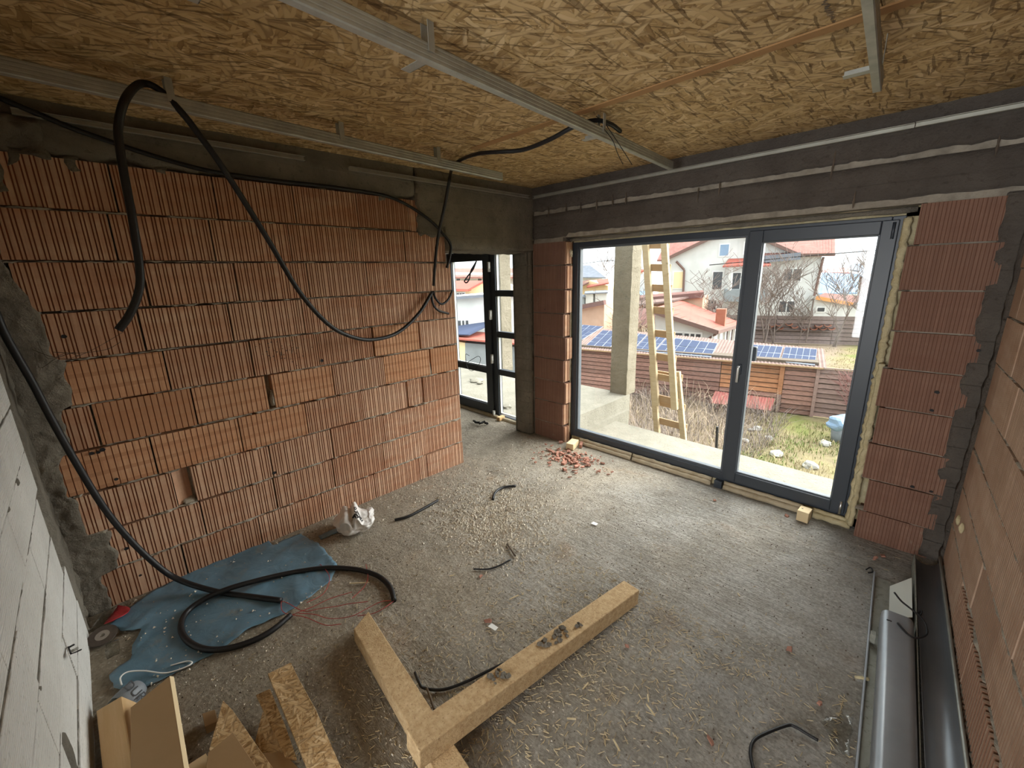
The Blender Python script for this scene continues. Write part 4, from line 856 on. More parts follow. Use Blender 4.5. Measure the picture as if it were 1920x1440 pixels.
gs = [(.128, .075)] + [(.068 + .058 * math.cos(math.radians(t_)), .066 + .058 * math.sin(math.radians(t_))) for t_ in range(0, -181, -15)] + [(.012, .082), (.016, .088)]
q = MB(); ex(q, gs, .10, 3.0); go = q.build('trough', M['zinc'], gu, smooth=True); s_ = go.modifiers.new('thickness', 'SOLIDIFY'); s_.thickness = .0015
q = MB(); q.tube([gp(.10, .016, .088), gp(3.0, .016, .088)], .008, 8); q.build('rolled_rim', M['galv'], gu, smooth=True)
conduit([Z(1677, 1111, .13), Z(1690, 1127, .12), Z(1706, 1140, .105), Z(1724, 1155, .09), Z(1735, 1170, .085), Z(1738, 1188, .085), Z(1724, 1196, .10), Z(1706, 1192, .12), Z(1683, 1168, .127)], 'black cable curled over the downpipe end and the gutter', .0045, 'cable', 'cable', 8, 'black')
conduit([Z(1722, 1150, .075), Z(1728, 1145, .08), Z(1726, 1153, .075), Z(1718, 1148, .07)], 'little coil of black wire inside the gutter', .004, 'wire_offcut', 'wire', 6, 'black')
q = MB(); lump(q, [Z(1604, 1270, .012), Z(1616, 1271, .03), Z(1628, 1274, .02)], .009, .004, 3, 7, 4); tag(q.build('foam_crumb', M['foam'], smooth=True), 'yellowish foam crumb hanging over the tray lip', 'foam')

# ---- wood blocks at the window and the door
def block(c, sx, sy, sz, rz, m, label, hole=False):
    o = thing('wood_block', c, label, 'wood block'); mb = MB(); R_ = Matrix.Rotation(rz, 3, 'Z')
    mb.hexa([Vector(c) + R_ @ Vector((i * sx / 2, j * sy / 2, k * sz)) for k in (0, 1) for i, j in ((-1, -1), (1, -1), (1, 1), (-1, 1))]); mb.build('block', M[m], o, bevel=.004)
    if hole:
        mb = MB(); t_ = Vector(c) + R_ @ Vector((-sx * .22, 0, sz)); mb.tube([t_ - Vector((0, 0, .01)), t_ + Vector((0, 0, .0006))], .006, 10); mb.build('bore', M['ink'], o)
    return o
block(Z(1068, 840, 0) + Vector((.012, .035, 0)), .085, .16, .07, .25, 'ply_edge', 'pale wood block on the brick rubble at the window corner')
block(Vector((2.75, -.005, 0)), .075, .10, .085, -.05, 'ply_edge', 'bored wood block wedged under the right end of the window', True)
block(Z(934, 789, 0) + Vector((0, .05, 0)), .055, .11, .05, .1, 'beamwood', 'pale wood block under the passage door frame')
block(Vector((.66, .035, 0)), .03, .11, .04, .5, 'shard', 'thin brown splinter of wood beside the window sill foam')
# ---- broken brick heap and stray shards
sh = []
for k in range(9):
    n_ = random.choice((3, 4, 4, 5)); rot = random.uniform(0, 6); h_ = random.uniform(.14, .34); el = random.uniform(.4, .9)
    pts = [(math.cos(rot + i * 6.283 / n_ + random.uniform(-.4, .4)) * random.uniform(.7, 1.25), el * math.sin(rot + i * 6.283 / n_ + random.uniform(-.4, .4)) * random.uniform(.7, 1.25)) for i in range(n_)]
    mb = MB(); mb.add([(x, y, -h_) for x, y in pts] + [(x * random.uniform(.75, 1), y * random.uniform(.75, 1), h_ * random.uniform(.5, 1.2)) for x, y in pts], [list(range(n_))[::-1], list(range(n_, 2 * n_))] + [(i, (i + 1) % n_, n_ + (i + 1) % n_, n_ + i) for i in range(n_)])
    me = bpy.data.meshes.new('brick_shard'); me.from_pydata(mb.v, [], mb.f); me.materials.append(M['shard']); sh.append(me)
def shard(P, s, label, group, me=None, m=None):
    o = bpy.data.objects.new('brick_shard', me or random.choice(sh)); C.objects.link(o); o.location = P; o.scale = (s, s, s); o.rotation_euler = (random.uniform(-.35, .35), random.uniform(-.35, .35), random.uniform(0, 6.3))
    return tag(o, label, 'brick shard', group)
for k in range(200):
    r = random.random(); u = random.gauss(1068, 34); v = 862 + (u - 1068) * .17 + random.gauss(0, 10)
    v = max(v, 826 + max(0, u - 1060) * .32)
    s = random.uniform(.008, .034) * (1 if abs(u - 1068) < 40 else .7); P = Z(u, v, 0)
    if P.y > -.03 and P.x < .46: P.y = -.04
    shard(P + Vector((0, 0, s * .12 + .004 + random.random() * .012)), s, 'broken brick shard in the reddish heap at the window corner', 'brick shards heaped at the window corner')
for (u, v, s, lb) in ((902, 1080, .02, 'lone orange brick chip near the thin wire piece'), (915, 1163, .026, 'orange brick chip touching a white scrap, middle of the floor'), (1340, 938, .014, 'small red brick chip before the window sill'), (1475, 967, .018, 'brick chip at the foot of the bored wood block'),
                      (1480, 1216, .018, 'dark brick chip beside the rust-brown dust'), (1333, 1388, .02, 'dark lump on the floor left of the bent cable'), (1537, 1318, .016, 'small brown lump in the dust left of the tray'), (1176, 1211, .012, 'dark chip below the timber tip'), (1655, 1042, .03, 'grey rubble lump in the dark right corner'), (1640, 1046, .022, 'smaller rubble lump in the dark right corner'),
                      (1122, 862, .03, 'upper curved brick sliver right of the rubble heap'), (1130, 868, .025, 'lower curved brick sliver right of the rubble heap')):
    shard(Z(u, v, s * .15 + .003), s, lb, None)
q = MB(); P = Z(925, 1176, .008); q.hexa([P + Vector((i * .028, j * .014, k * .002 + .004 * i)) for k in (0, 1) for i, j in ((-1, -1), (1, -.8), (.9, 1), (-1, 1))]); tag(q.build('white_scrap', M['white_pl']), 'small white scrap beside an orange brick chip', 'scrap')
q = MB(); P = Z(1115, 982, .006); q.hexa([P + Vector((i * .022, j * .018, k * .002)) for k in (0, 1) for i, j in ((-1, -1), (1, -.8), (.9, 1), (-1, 1))]); tag(q.build('white_scrap', M['white_pl']), 'white scrap alone on the clear floor near the window', 'scrap')
q = MB(); lump(q, [Z(888, 789, .02), Z(897, 793, .035), Z(908, 792, .03), Z(914, 795, .012)], .018, .02, 3, 7, 4); tag(q.build('dark_rag', M['black'], smooth=True), 'dark scrap on the passage floor before the door', 'rag')

# ---- countless crumbs, splinters and straw on the floor
def scatter(name, n, pick, smin, smax, m, seed, long=False):
    rn = random.Random(seed); mb = MB()
    for _ in range(n):
        p = pick(rn)
        if not p or not (.03 < p.x < 3.35 and -3.85 < p.y < -.03): continue
        s = rn.uniform(smin, smax); z = floor_h(p.x, p.y) + p.z
        if long:
            a = rn.uniform(0, math.pi); d_ = Vector((math.cos(a), math.sin(a), rn.uniform(-.05, .12))) * s; e = Vector((-math.sin(a), math.cos(a), 0)) * rn.uniform(.0008, .002); c = Vector((p.x, p.y, z + .003)); h = Vector((0, 0, .0018))
            mb.add([c - d_ - e, c - d_ + e, c + d_ + e, c + d_ - e, c - d_ + h, c + d_ + h], [(0, 1, 4), (3, 5, 2), (0, 4, 5, 3), (1, 2, 5, 4)])
        else:
            c = Vector((p.x, p.y, z + s * .2)); a = rn.uniform(0, 6); vs = [c + Vector((math.cos(a + i * 2.1) * s * rn.uniform(.6, 1.2), math.sin(a + i * 2.1) * s * rn.uniform(.6, 1.2), -s * .3)) for i in range(3)] + [c + Vector((rn.uniform(-.3, .3) * s, rn.uniform(-.3, .3) * s, s * .7))]
            mb.add(vs, [(0, 1, 3), (1, 2, 3), (2, 0, 3)])
    return tag(mb.build(name, m), kind='stuff')
def near_wall(rn): return Z(rn.gauss(930, 60), rn.gauss(965, 40))
def dusty(rn): return Vector((rn.uniform(.05, 2.4), rn.uniform(-3.8, -.6), 0))
def anyw(rn): return Vector((rn.uniform(.05, 3.3), rn.uniform(-3.8, -.1), 0))
def front(rn): return Vector((min(3.2, abs(rn.gauss(2.3, .5))), rn.uniform(-3.4, -1.5), 0))
def wallfoot(rn): return Vector((abs(rn.gauss(0, .09)) + .01, rn.uniform(-3.8, -.9), 0))
s_ = scatter('mortar_crumbs', 3600, near_wall, .005, .014, M['crumb'], 1); tag(s_, 'pale mortar crumbs spread below the clay wall', 'crumbs')
s_ = scatter('mortar_crumbs', 7000, dusty, .002, .007, M['crumb'], 2); tag(s_, 'fine pale crumbs over the dusty half of the floor', 'crumbs')
s_ = scatter('mortar_crumbs', 700, wallfoot, .003, .010, M['crumb'], 8); tag(s_, 'crumbs lying along the foot of the clay wall', 'crumbs')
def onfilm(rn):
    p = Z(rn.uniform(225, 610), rn.uniform(1015, 1290)); return p + Vector((0, 0, .012)) if -3.7 < p.y < -2.5 and p.x < .9 else None
s_ = scatter('mortar_crumbs', 260, onfilm, .003, .010, M['crumb'], 12); tag(s_, 'crumbs scattered on the blue film', 'crumbs')
s_ = scatter('dark_crumbs', 2400, anyw, .002, .007, M['crumb_dark'], 3); tag(s_, 'dark crumbs strewn over the whole floor', 'crumbs')
s_ = scatter('straw_litter', 3200, front, .005, .016, M['straw'], 4, True); tag(s_, 'straw splinters around the timbers', 'straw')
s_ = scatter('straw_litter', 900, anyw, .005, .014, M['straw'], 5, True); tag(s_, 'stray straw splinters over the floor', 'straw')
def splinter(u, v, u2, v2, lb):
    q = MB(); q.bar(Z(u, v, .008), Z(u2, v2, .009), .006, .004); tag(q.build('wood_splinter', M['straw']), lb, 'splinter', 'single wood splinters on the floor')
for a in ((955, 1124, 972, 1116), (1085, 1262, 1092, 1270), (1093, 1292, 1103, 1280), (950, 1345, 967, 1358), (1212, 1320, 1228, 1342), (1214, 1302, 1216, 1316), (655, 1094, 692, 1092), (843, 1080, 852, 1078), (1383, 1112, 1387, 1118), (1150, 1386, 1162, 1408), (1063, 1347, 1080, 1348)):
    splinter(*a, 'pale wood splinter lying loose on the bare floor')

# ================================================================== outside
GZ = -2.8
gb = MB(); n = 70
for j in range(n + 1):
    for i in range(n + 1):
        x = -70 + 130 * i / n; y = .6 + 110 * (j / n) ** 1.8
        gb.v.append(Vector((x, y, GZ + (.08 * nz(x * .5, y * .5) if y < 30 else 0) + max(0, (y - 13) * .0))))
gb.f = [[j * (n + 1) + i, j * (n + 1) + i + 1, (j + 1) * (n + 1) + i + 1, (j + 1) * (n + 1) + i] for j in range(n) for i in range(n)]; gb.m = [0] * len(gb.f)
struct(gb.build('ground', M['ground'], smooth=True))
# terrace, lower balcony strip and their posts
q = MB(); q.box((-7, .25, -.45), (0.02, 2.22, 0)); q.box((-7, .25, -.5), (.07, 2.12, -.22)); struct(q.build('terrace_slab', M['slab']))
q = MB(); q.hexa([(.02, .25, -.55), (4.6, .25, -.55), (4.6, 1.56, -.55), (.02, 1.74, -.55), (.02, .25, -.3), (4.6, .25, -.3), (4.6, 1.56, -.3), (.02, 1.74, -.3)]); struct(q.build('balcony_slab', M['slab']))
q = MB(); q.box((-4, .25, -2.8), (4.6, .5, -.5)); struct(q.build('wall_outer', M['smear']))
def post(x, y, w_, d_, z1, label):
    mb = MB(); n = 40
    for k in range(n + 1):
        z = z1 * k / n; j = lambda s: .012 * nz(z * 5, s) + .006 * nz(z * 16, s + 9)
        mb.v += [Vector((x - w_ / 2 + j(1), y - d_ / 2 + j(2), z)), Vector((x + w_ / 2 + j(3), y - d_ / 2 + j(4), z)), Vector((x + w_ / 2 + j(5), y + d_ / 2 + j(6), z)), Vector((x - w_ / 2 + j(7), y + d_ / 2 + j(8), z))]
    mb.f = [[k * 4 + i, k * 4 + (i + 1) % 4, k * 4 + 4 + (i + 1) % 4, k * 4 + 4 + i] for k in range(n) for i in range(4)]; mb.m = [0] * len(mb.f)
    return tag(mb.build('concrete_post', M['post']), label, 'post')
post(-.14, 2.26, .29, .26, 3.2, 'raw concrete post on the terrace corner, seen through the big window')
post(-2.76, 2.16, .27, .27, 3.2, 'raw concrete post on the terrace, seen through the narrow door panes')
q = MB(); q.box((-7, 2.1, 2.75), (.05, 2.45, 3.1)); struct(q.build('terrace_beam', M['post']))
q = MB(); q.tube([Y(905, 720, 1.2), Y(908, 729, 1.15)], .02, 8); tag(q.build('pipe_stub', M['zinc']), 'short grey pipe stub on the terrace outside the door', 'pipe')
for k, (u, v, s) in enumerate(((893, 713, .12), (900, 718, .06), (950, 762, .07))):
    bm = bmesh.new(); bmesh.ops.create_icosphere(bm, subdivisions=2, radius=s)
    for p in bm.verts: p.co *= 1 + .5 * nz(p.co.x * 20, p.co.y * 20, p.co.z * 20 + k); p.co.z *= .4
    me = bpy.data.meshes.new('rubble_lump'); bm.to_mesh(me); bm.free(); me.materials.append(M['slab']); o = bpy.data.objects.new('rubble_lump', me); C.objects.link(o); o.location = Z(u, v, .02)
    tag(o, ['large pale rubble lump on the terrace outside the door', 'small pale rubble lump beside the larger one on the terrace', 'pale rubble lump low behind the narrow door pane'][k], 'rubble')
# ladder in two lengths
def ladder(rails, rungs, y, w_, label, out=.0):
    o = thing('wooden_ladder', (rails[0][1][0], y, rails[0][1][1]), label, 'ladder')
    for (a, b) in rails:
        mb = MB(); mb.bar((a[0], y, a[1]), (b[0], y, b[1]), w_, .06, up=(0, 1, 0)); mb.build('rail', M['ladder'], o, bevel=.004)
    for z in rungs:
        f = lambda r: r[0][0] + (r[1][0] - r[0][0]) * (z - r[0][1]) / (r[1][1] - r[0][1])
        mb = MB(); mb.bar((f(rails[0]) - .01 + out, y + .045, z), (f(rails[1]) + .045 + out, y + .045, z - .012), .03, .095, up=(0, 0, 1)); mb.build('rung', M['rung'], o, bevel=.003)
    return o
up = [((.255, 2.30), (.565, -.02)), ((.520, 2.30), (.840, -.02))]
ladder(up, [2.20, 1.905, 1.635, 1.335, 1.015, .69, .40, .09], 2.0, .085, 'upper length of a pale wooden ladder standing against the balcony')
lo_ = [((.425, .53), (.90, -2.78)), ((.80, .50), (1.36, -2.78))]
lad = ladder(lo_, [.42, -.02 + .02, -.28, -.60, -.92, -1.24, -1.56, -1.88, -2.2, -2.5], 2.085, .075, 'lower wider length of the pale wooden ladder, foot on the ground')

# ---- shed with slatted wall, roof sheets and solar panels
F1 = Fr((.87, 12.36, GZ), 11.86); DZ = 1.62
shd = thing('shed', F1.at(-4, GZ), 'low slatted red brown shed carrying solar panels', 'shed')
def planks(Fm, parent, s0, s1, z0, z1, n, m, dep=0, jit=.012, gap=.03, name='plank'):
    h = (z1 - z0) / n
    for k in range(n):
        a = z0 + h * k + gap / 2; b = z0 + h * (k + 1) - gap / 2; d_ = dep + random.uniform(-jit, jit); t_ = random.uniform(-.008, .008)
        mb = MB(); mb.hexa([Fm.at(s0, a - t_, d_ - .02), Fm.at(s1, a + t_, d_ - .02), Fm.at(s1, a + t_, d_), Fm.at(s0, a - t_, d_), Fm.at(s0, b - t_, d_ + .01), Fm.at(s1, b + t_, d_ + .01), Fm.at(s1, b + t_, d_ + .03), Fm.at(s0, b - t_, d_ + .03)]); mb.build(name, m, parent)
TOPZ = -1.20
planks(F1, shd, -9.2, -5.9, GZ, TOPZ, 10, M['plank']); planks(F1, shd, -5.88, -2.75, GZ, TOPZ, 10, M['plank'])
planks(F1, shd, -2.73, -.98, GZ + .64, TOPZ, 6, M['plank_or']); planks(F1, shd, -2.73, -.98, GZ, GZ + .64, 4, M['plank'])
planks(F1, shd, -.86, .0, GZ, TOPZ, 10, M['plank'])
q = MB(); q.hexa([F1.at(-1.0 + i, GZ + .62 + k, j) for k in (0, .98) for i, j in ((0, -.06), (.13, -.06), (.13, 0), (0, 0))]); q.build('post', M['plank_or'], shd)
q = MB(); q.hexa([F1.at(-1.0 + i, GZ + k, j) for k in (0, .62) for i, j in ((0, -.06), (.13, -.06), (.13, 0), (0, 0))]); q.build('post', M['plank_gr'], shd)
q = MB(); q.hexa([F1.at(-.03 + i, GZ + k, j) for k in (0, 1.6) for i, j in ((0, -.06), (.09, -.06), (.09, 0), (0, 0))]); q.build('post', M['plank_gr'], shd)
q = MB(); q.hexa([F1.at(s, z, d_) for z in (GZ, -1.05) for s, d_ in ((-9.2, .05), (0, .05), (0, 2.1), (-9.2, 2.1))]); q.build('body', M['crumb_dark'], shd)
def roof_z(s, d_):
    zb = -.93 - .041 * min(0, s); return -1.165 + (zb + 1.165) * (d_ + .15) / 2.35
q = MB(); n = 380
for i in range(n + 1):
    s = -9.4 + 9.6 * i / n; wv = .012 * math.sin(s * 60)
    q.v += [F1.at(s, roof_z(s, -.15) + wv, -.15), F1.at(s, roof_z(s, 2.2) + wv, 2.2), F1.at(s, roof_z(s, -.15) + wv - .02, -.15), F1.at(s, roof_z(s, 2.2) + wv - .02, 2.2)]
q.f = [f for i in range(n) for f in ([i * 4, i * 4 + 1, i * 4 + 5, i * 4 + 4], [i * 4 + 2, i * 4 + 3, i * 4 + 7, i * 4 + 6], [i * 4, i * 4 + 4, i * 4 + 6, i * 4 + 2])]; q.m = [0] * len(q.f); q.build('roof_sheet', M['sheet_pink'], shd)
q = MB(); q.bar(F1.at(-9.3, roof_z(-9.3, -.17) - .02, -.17), F1.at(.12, roof_z(.12, -.17) - .02, -.17), .03, .05); q.build('eave_batten', M['rung'], shd)
def roofpt(u, v, up=.045):
    a, b = -2., 7.
    f = lambda d_: (lambda s, z: z - roof_z(s, d_) - up)(*F1.px(u, v, d_))
    for _ in range(50):
        m_ = (a + b) / 2
        if (f(a) > 0) == (f(m_) > 0): a = m_
        else: b = m_
    d_ = (a + b) / 2; s, z = F1.px(u, v, d_); return F1.at(s, z, d_)
def solar(c, nx_, ny_, label):
    P = [roofpt(*uv) for uv in c]; nr = (P[1] - P[0]).cross(P[3] - P[0]).normalized(); nr = nr if nr.z > 0 else -nr
    o = thing('solar_panel', sum(P, Vector()) / 4, label, 'solar panel', 'solar panels on the shed roof')
    mb = MB(); mb.hexa([p - nr * .03 for p in (P[3], P[2], P[1], P[0])] + [p for p in (P[3], P[2], P[1], P[0])]); mb.build('frame', M['cell_line'], o)
    def L(u, v): return (P[0] * (1 - u) + P[1] * u) * (1 - v) + (P[3] * (1 - u) + P[2] * u) * v
    for i in range(nx_):
        for j in range(ny_):
            g = .035 if nx_ > 2 else .02; u0, u1, v0, v1 = (i + g) / nx_, (i + 1 - g) / nx_, (j + g) / ny_, (j + 1 - g) / ny_
            q4 = [L(u0, v1), L(u1, v1), L(u1, v0), L(u0, v0)]; mb = MB(); mb.hexa([p - nr * .005 for p in q4] + [p + nr * .004 for p in q4]); mb.build('cell', M['cell'], o)
solar([(1472, 650.5), (1532, 654.5), (1528, 684), (1464, 677)], 5, 2, 'rightmost solar panel at the end of the shed roof')
solar([(1411, 646), (1468, 650), (1460, 676.5), (1395, 671)], 5, 2, 'solar panel just right of the window mullion, beside the end panel')
solar([(1252, 632), (1346, 643.5), (1333, 669), (1227, 660)], 6, 2, 'solar panel behind the ladder, last before the gap in the shed roof')
solar([(1215, 628), (1250, 631.5), (1225, 659.5), (1189, 656)], 3, 4, 'solar panel seen just left of the ladder')
solar([(1172, 622), (1213, 627.5), (1187, 655.5), (1146, 651.5)], 3, 4, 'solar panel seen between the concrete post and the ladder')
solar([(1130, 619), (1170, 622), (1144, 651.5), (1098, 648)], 3, 4, 'solar panel partly hidden behind the concrete post')
solar([(1082, 608), (1131, 612), (1092, 636), (1060, 634)], 4, 4, 'darker solar panel beyond the others, left of the concrete post')
# low sheet canopy in front of the shed
cp = thing('low_canopy', F1.at(-2, GZ, -.4), 'low red corrugated canopy on short legs before the shed', 'canopy')
ca = [F1.px(u, v, dd) for u, v, dd in ((1341, 733, -.06), (1453, 747, -.06), (1447, 770, -.62), (1331, 755, -.62))]; q = MB(); n = 70
for i in range(n + 1):
    f = i / n; wv = .012 * math.sin(i * 1.9)
    bk = [ca[0][k] * (1 - f) + ca[1][k] * f for k in (0, 1)]; ft = [ca[3][k] * (1 - f) + ca[2][k] * f for k in (0, 1)]
    q.v += [F1.at(bk[0], bk[1] + wv, -.06), F1.at(ft[0], ft[1] + wv, -.62), F1.at(bk[0], bk[1] + wv - .015, -.06), F1.at(ft[0], ft[1] + wv - .015, -.62)]
q.f = [f for i in range(n) for f in ([i * 4, i * 4 + 1, i * 4 + 5, i * 4 + 4], [i * 4 + 2, i * 4 + 3, i * 4 + 7, i * 4 + 6], [i * 4 + 1, i * 4 + 5, i * 4 + 7, i * 4 + 3])]; q.m = [0] * len(q.f); q.build('sheet', M['sheet_red'], cp)
for s in (ca[3][0] + .25, (ca[3][0] + ca[2][0]) / 2, ca[2][0] - .2):
    q = MB(); q.bar(F1.at(s, GZ, -.58), F1.at(s, ca[3][1] - .02, -.58), .06, .06, up=(0, 1, 0)); q.build('leg', M['sheet_red'], cp)
q = MB(); q.hexa([F1.at(s, z, d_) for z in (GZ, ca[3][1] - .12) for s, d_ in ((ca[3][0] + .1, -.5), (ca[2][0] - .1, -.5), (ca[2][0] - .1, -.1), (ca[3][0] + .1, -.1))]); q.build('crate_body', M['plank_bk'], cp)
# side fence, right of the shed
fe = thing('side_fence', F1.at(1.8, GZ), 'bleached slatted fence continuing right of the shed', 'fence')
q = MB(); q.hexa([F1.at(s, z, d_) for z in (GZ, TOPZ - .05) for s, d_ in ((.06, .06), (6.5, .06), (6.5, .09), (.06, .09))]); q.build('backing', M['crumb_dark'], fe)  # dark sheet added behind the slats to stop light showing through
planks(F1, fe, .06, 2.2, GZ, TOPZ - .02, 10, M['plank_gr']); planks(F1, fe, 2.22, 6.5, GZ, TOPZ - .02, 10, M['plank_gr'])
q = MB(); q.bar(F1.at(.06, TOPZ, 0), F1.at(6.5, TOPZ, 0), .06, .03); q.build('cap_rail', M['plank_gr'], fe)
# ---- back fence with roof tiles stored on it
F2 = Fr((-4.456, 27.124, GZ), 22.2)
fe = thing('back_fence', F2.at(1, GZ), 'dark slatted fence at the far side of the lawn', 'fence')
q = MB(); q.hexa([F2.at(s, z, d_) for z in (GZ, -1.1) for s, d_ in ((-6, .1), (7, .1), (7, .13), (-6, .13))]); q.build('backing', M['crumb_dark'], fe)  # second added sheet, keeps the gaps of this fence dark
for a, b in ((-6, -2.6), (-2.56, .6), (.64, 3.6), (3.64, 7)): planks(F2, fe, a, b, GZ, -1.06, 7, M['plank_bk'], gap=.03)
for s in (-2.58, .62, 3.62):
    q = MB(); q.bar(F2.at(s, GZ, .06), F2.at(s, -1.05, .06), .08, .06, up=(0, 1, 0)); q.build('post', M['plank_bk'], fe)
q = MB(); q.hexa([F2.at(s, z, d_) for z in (-1.95, -1.92) for s, d_ in ((-1.9, -.25), (3.4, -.25), (3.4, 0), (-1.9, 0))]); q.build('shelf', M['plank_bk'], fe)
tm = MB(); 
for k in range(9):
    a0 = math.pi * k / 8; tm.v += [Vector((.17 * math.cos(a0), -.2, -.11 * math.sin(a0))), Vector((.15 * math.cos(a0), .2, -.10 * math.sin(a0)))]
tm.f = [[k * 2, k * 2 + 1, k * 2 + 3, k * 2 + 2] for k in range(8)]; tm.m = [0] * 8; tp = tm.build('roof_tile', M['terracotta'], smooth=True); s_ = tp.modifiers.new('t', 'SOLIDIFY'); s_.thickness = .02
tiles = [(1448, 610, 'upper'), (1460, 609, 'lower'), (1441, 614, 'lower'), (1462, 615, 'upper'), (1479, 608, 'upper'), (1489, 613, 'lower'), (1508, 616, 'lower'), (1525, 616, 'lower'), (1534, 611, 'upper'), (1542, 616, 'lower'), (1551, 610, 'upper'), (1558, 616, 'lower')]
for k, (u, v, _) in enumerate(tiles):
    o = tp if k == 0 else tp.copy()
    if k: C.objects.link(o)
    s, z = F2.px(u, v, -.1); o.location = F2.at(s, z + .05, -.1); o.rotation_euler = (0, 0, math.radians(22.2)); tag(o, 'curved terracotta tile kept in a row along the dark far fence', 'roof tile', 'terracotta tiles stored along the far fence')

# ---- houses: every wall and roof at its own depth (frame F2 runs along the fence)
def wallp(Fm, dep, poly, th, m, parent, name='wall', base=None):
    pts = [Fm.at(*Fm.px(u, v, dep), dep) for u, v in poly]
    if base: pts = pts[:-base] + [Vector((p.x, p.y, GZ)) for p in pts[-base:]]
    mb = MB(); mb.prism(pts, Fm.n * th); return mb.build(name, m, parent)
def roofq(Fm, pts, m, parent, th=.12, name='roof', ribs=0):
    P = [Fm.at(*Fm.px(u, v, d_), d_) for u, v, d_ in pts]; mb = MB(); dn = Vector((0, 0, -th))
    mb.prism(P, dn); o = mb.build(name, m, parent)
    if ribs:
        mb = MB()
        for i in range(1, ribs):
            f = i / ribs; a = P[0].lerp(P[1], f); b = P[3].lerp(P[2], f); mb.bar(a, b, .05, .05)
        tag(mb.build('roof_ribs', m, o), kind='stuff')
    return o
def win(Fm, dep, u0, u1, v0, v1, parent, m=None, fr=True, panes=1):
    s0, z1 = Fm.px(u0, (v0), dep); s1, z0 = Fm.px(u1, v1, dep); 
    if z0 > z1: z0, z1 = z1, z0
    fm = MB(); fm.hexa([Fm.at(s, z, dep - d_) for z in (z0 - .08, z1 + .08) for s, d_ in ((s0 - .08, .05), (s1 + .08, .05), (s1 + .08, -.05), (s0 - .08, -.05))]); fo = fm.build('window', M['white_pl'] if fr else M['eave'], parent)
    for i in range(panes):
        a = s0 + (s1 - s0) * i / panes + (.04 if i else 0); b = s0 + (s1 - s0) * (i + 1) / panes - (.04 if i < panes - 1 else 0)
        q = MB(); q.hexa([Fm.at(s, z, dep - d_) for z in (z0, z1) for s, d_ in ((a, .07), (b, .07), (b, .03), (a, .03))]); q.build('pane', m or M['dark_pane'], fo)
H = thing('white_house', F2.at(-1, GZ, 9), 'large white rendered two storey house with a pinkish tiled roof', 'house')
wallp(F2, 7, [(1252, 487), (1345, 443), (1376, 430), (1404, 441), (1497, 478), (1541, 480), (1536, 560), (1248, 560)], 9, M['white_wall'], H, base=2)
roofq(F2, [(1240, 489, 6.6), (1376, 424, 6.6), (1376, 424, 12), (1240, 489, 12)], M['roof_tile'], H, .18)
roofq(F2, [(1376, 424, 6.6), (1503, 478, 6.6), (1503, 478, 12), (1376, 424, 12)], M['roof_tile'], H, .18)
roofq(F2, [(1232, 487, 9.0), (1345, 487, 9.0), (1345, 425, 13.5), (1262, 425, 13.5)], M['roof_tile'], H, .15, ribs=22)
roofq(F2, [(1425, 478, 6.7), (1566, 476, 6.7), (1566, 436, 11), (1425, 436, 11)], M['roof_tile'], H, .15, ribs=26)
q = MB(); a_ = F2.at(*F2.px(1497, 478, 6.6), 6.6); b_ = F2.at(*F2.px(1566, 477, 6.6), 6.6); q.bar(a_, b_, .18, .18); q.build('gutter', M['eave'], H)
for (u0, v0, u1, v1) in ((1240, 490, 1376, 425), (1376, 425, 1503, 480)):
    q = MB(); q.bar(F2.at(*F2.px(u0, v0, 6.55), 6.55), F2.at(*F2.px(u1, v1, 6.55), 6.55), .12, .22); q.build('barge_board', M['eave'], H)
q = MB(); q.bar(F2.at(*F2.px(1434, 486, 6.3), 6.3), F2.at(*F2.px(1500, 480, 6.3), 6.3), .5, .5); q.build('eave_return', M['roof_grey'], H)
for s in ((1544, 482, 1525, 562), (1268, 490, 1283, 506), (1283, 506, 1281, 548)):
    q = MB(); q.tube([F2.at(*F2.px(s[0], s[1], 6.85), 6.85), F2.at(*F2.px(s[2], s[3], 6.85), 6.85)], .09, 6); q.build('downpipe', M['eave'], H)
win(F2, 7, 1351, 1365, 459, 479, H, M['blue_wall']); win(F2, 7, 1397, 1409, 455, 475, H); win(F2, 7, 1338, 1352, 510, 542, H); win(F2, 7, 1375, 1386, 512, 542, H)
win(F2, 7, 1471, 1500, 505, 526, H, panes=2); win(F2, 7, 1462, 1487, 565, 585, H, panes=2); win(F2, 7, 1264, 1280, 510, 540, H, M['cream_wall'])
for u in (1297, 1309, 1321, 1333): win(F2, 6.9, u, u + 8.5, 563, 580, H)
roofq(F2, [(1355, 499, 5.4), (1395, 497, 5.4), (1398, 484, 6.9), (1366, 485, 6.9)], M['roof_red'], H, .1, 'porch_roof'); roofq(F2, [(1428, 498, 5.4), (1446, 497, 5.4), (1443, 490, 6.9), (1430, 490, 6.9)], M['roof_red'], H, .1, 'porch_roof')
q = MB(); q.bar(F2.at(*F2.px(1371, 498, 5.6), 5.6), F2.at(*F2.px(1368, 545, 5.6), 5.6), .22, .22, up=(0, 1, 0)); q.build('porch_post', M['white_wall'], H)
q = MB(); sx0, zz0 = F2.px(1360, 543, 5.6); sx1, _z = F2.px(1440, 543, 5.6); q.hexa([F2.at(s, z, d_) for z in (zz0 - .9, zz0) for s, d_ in ((sx0, 5.5), (sx1, 5.5), (sx1, 6.9), (sx0, 6.9))]); q.build('balcony', M['grey_wall'], H)
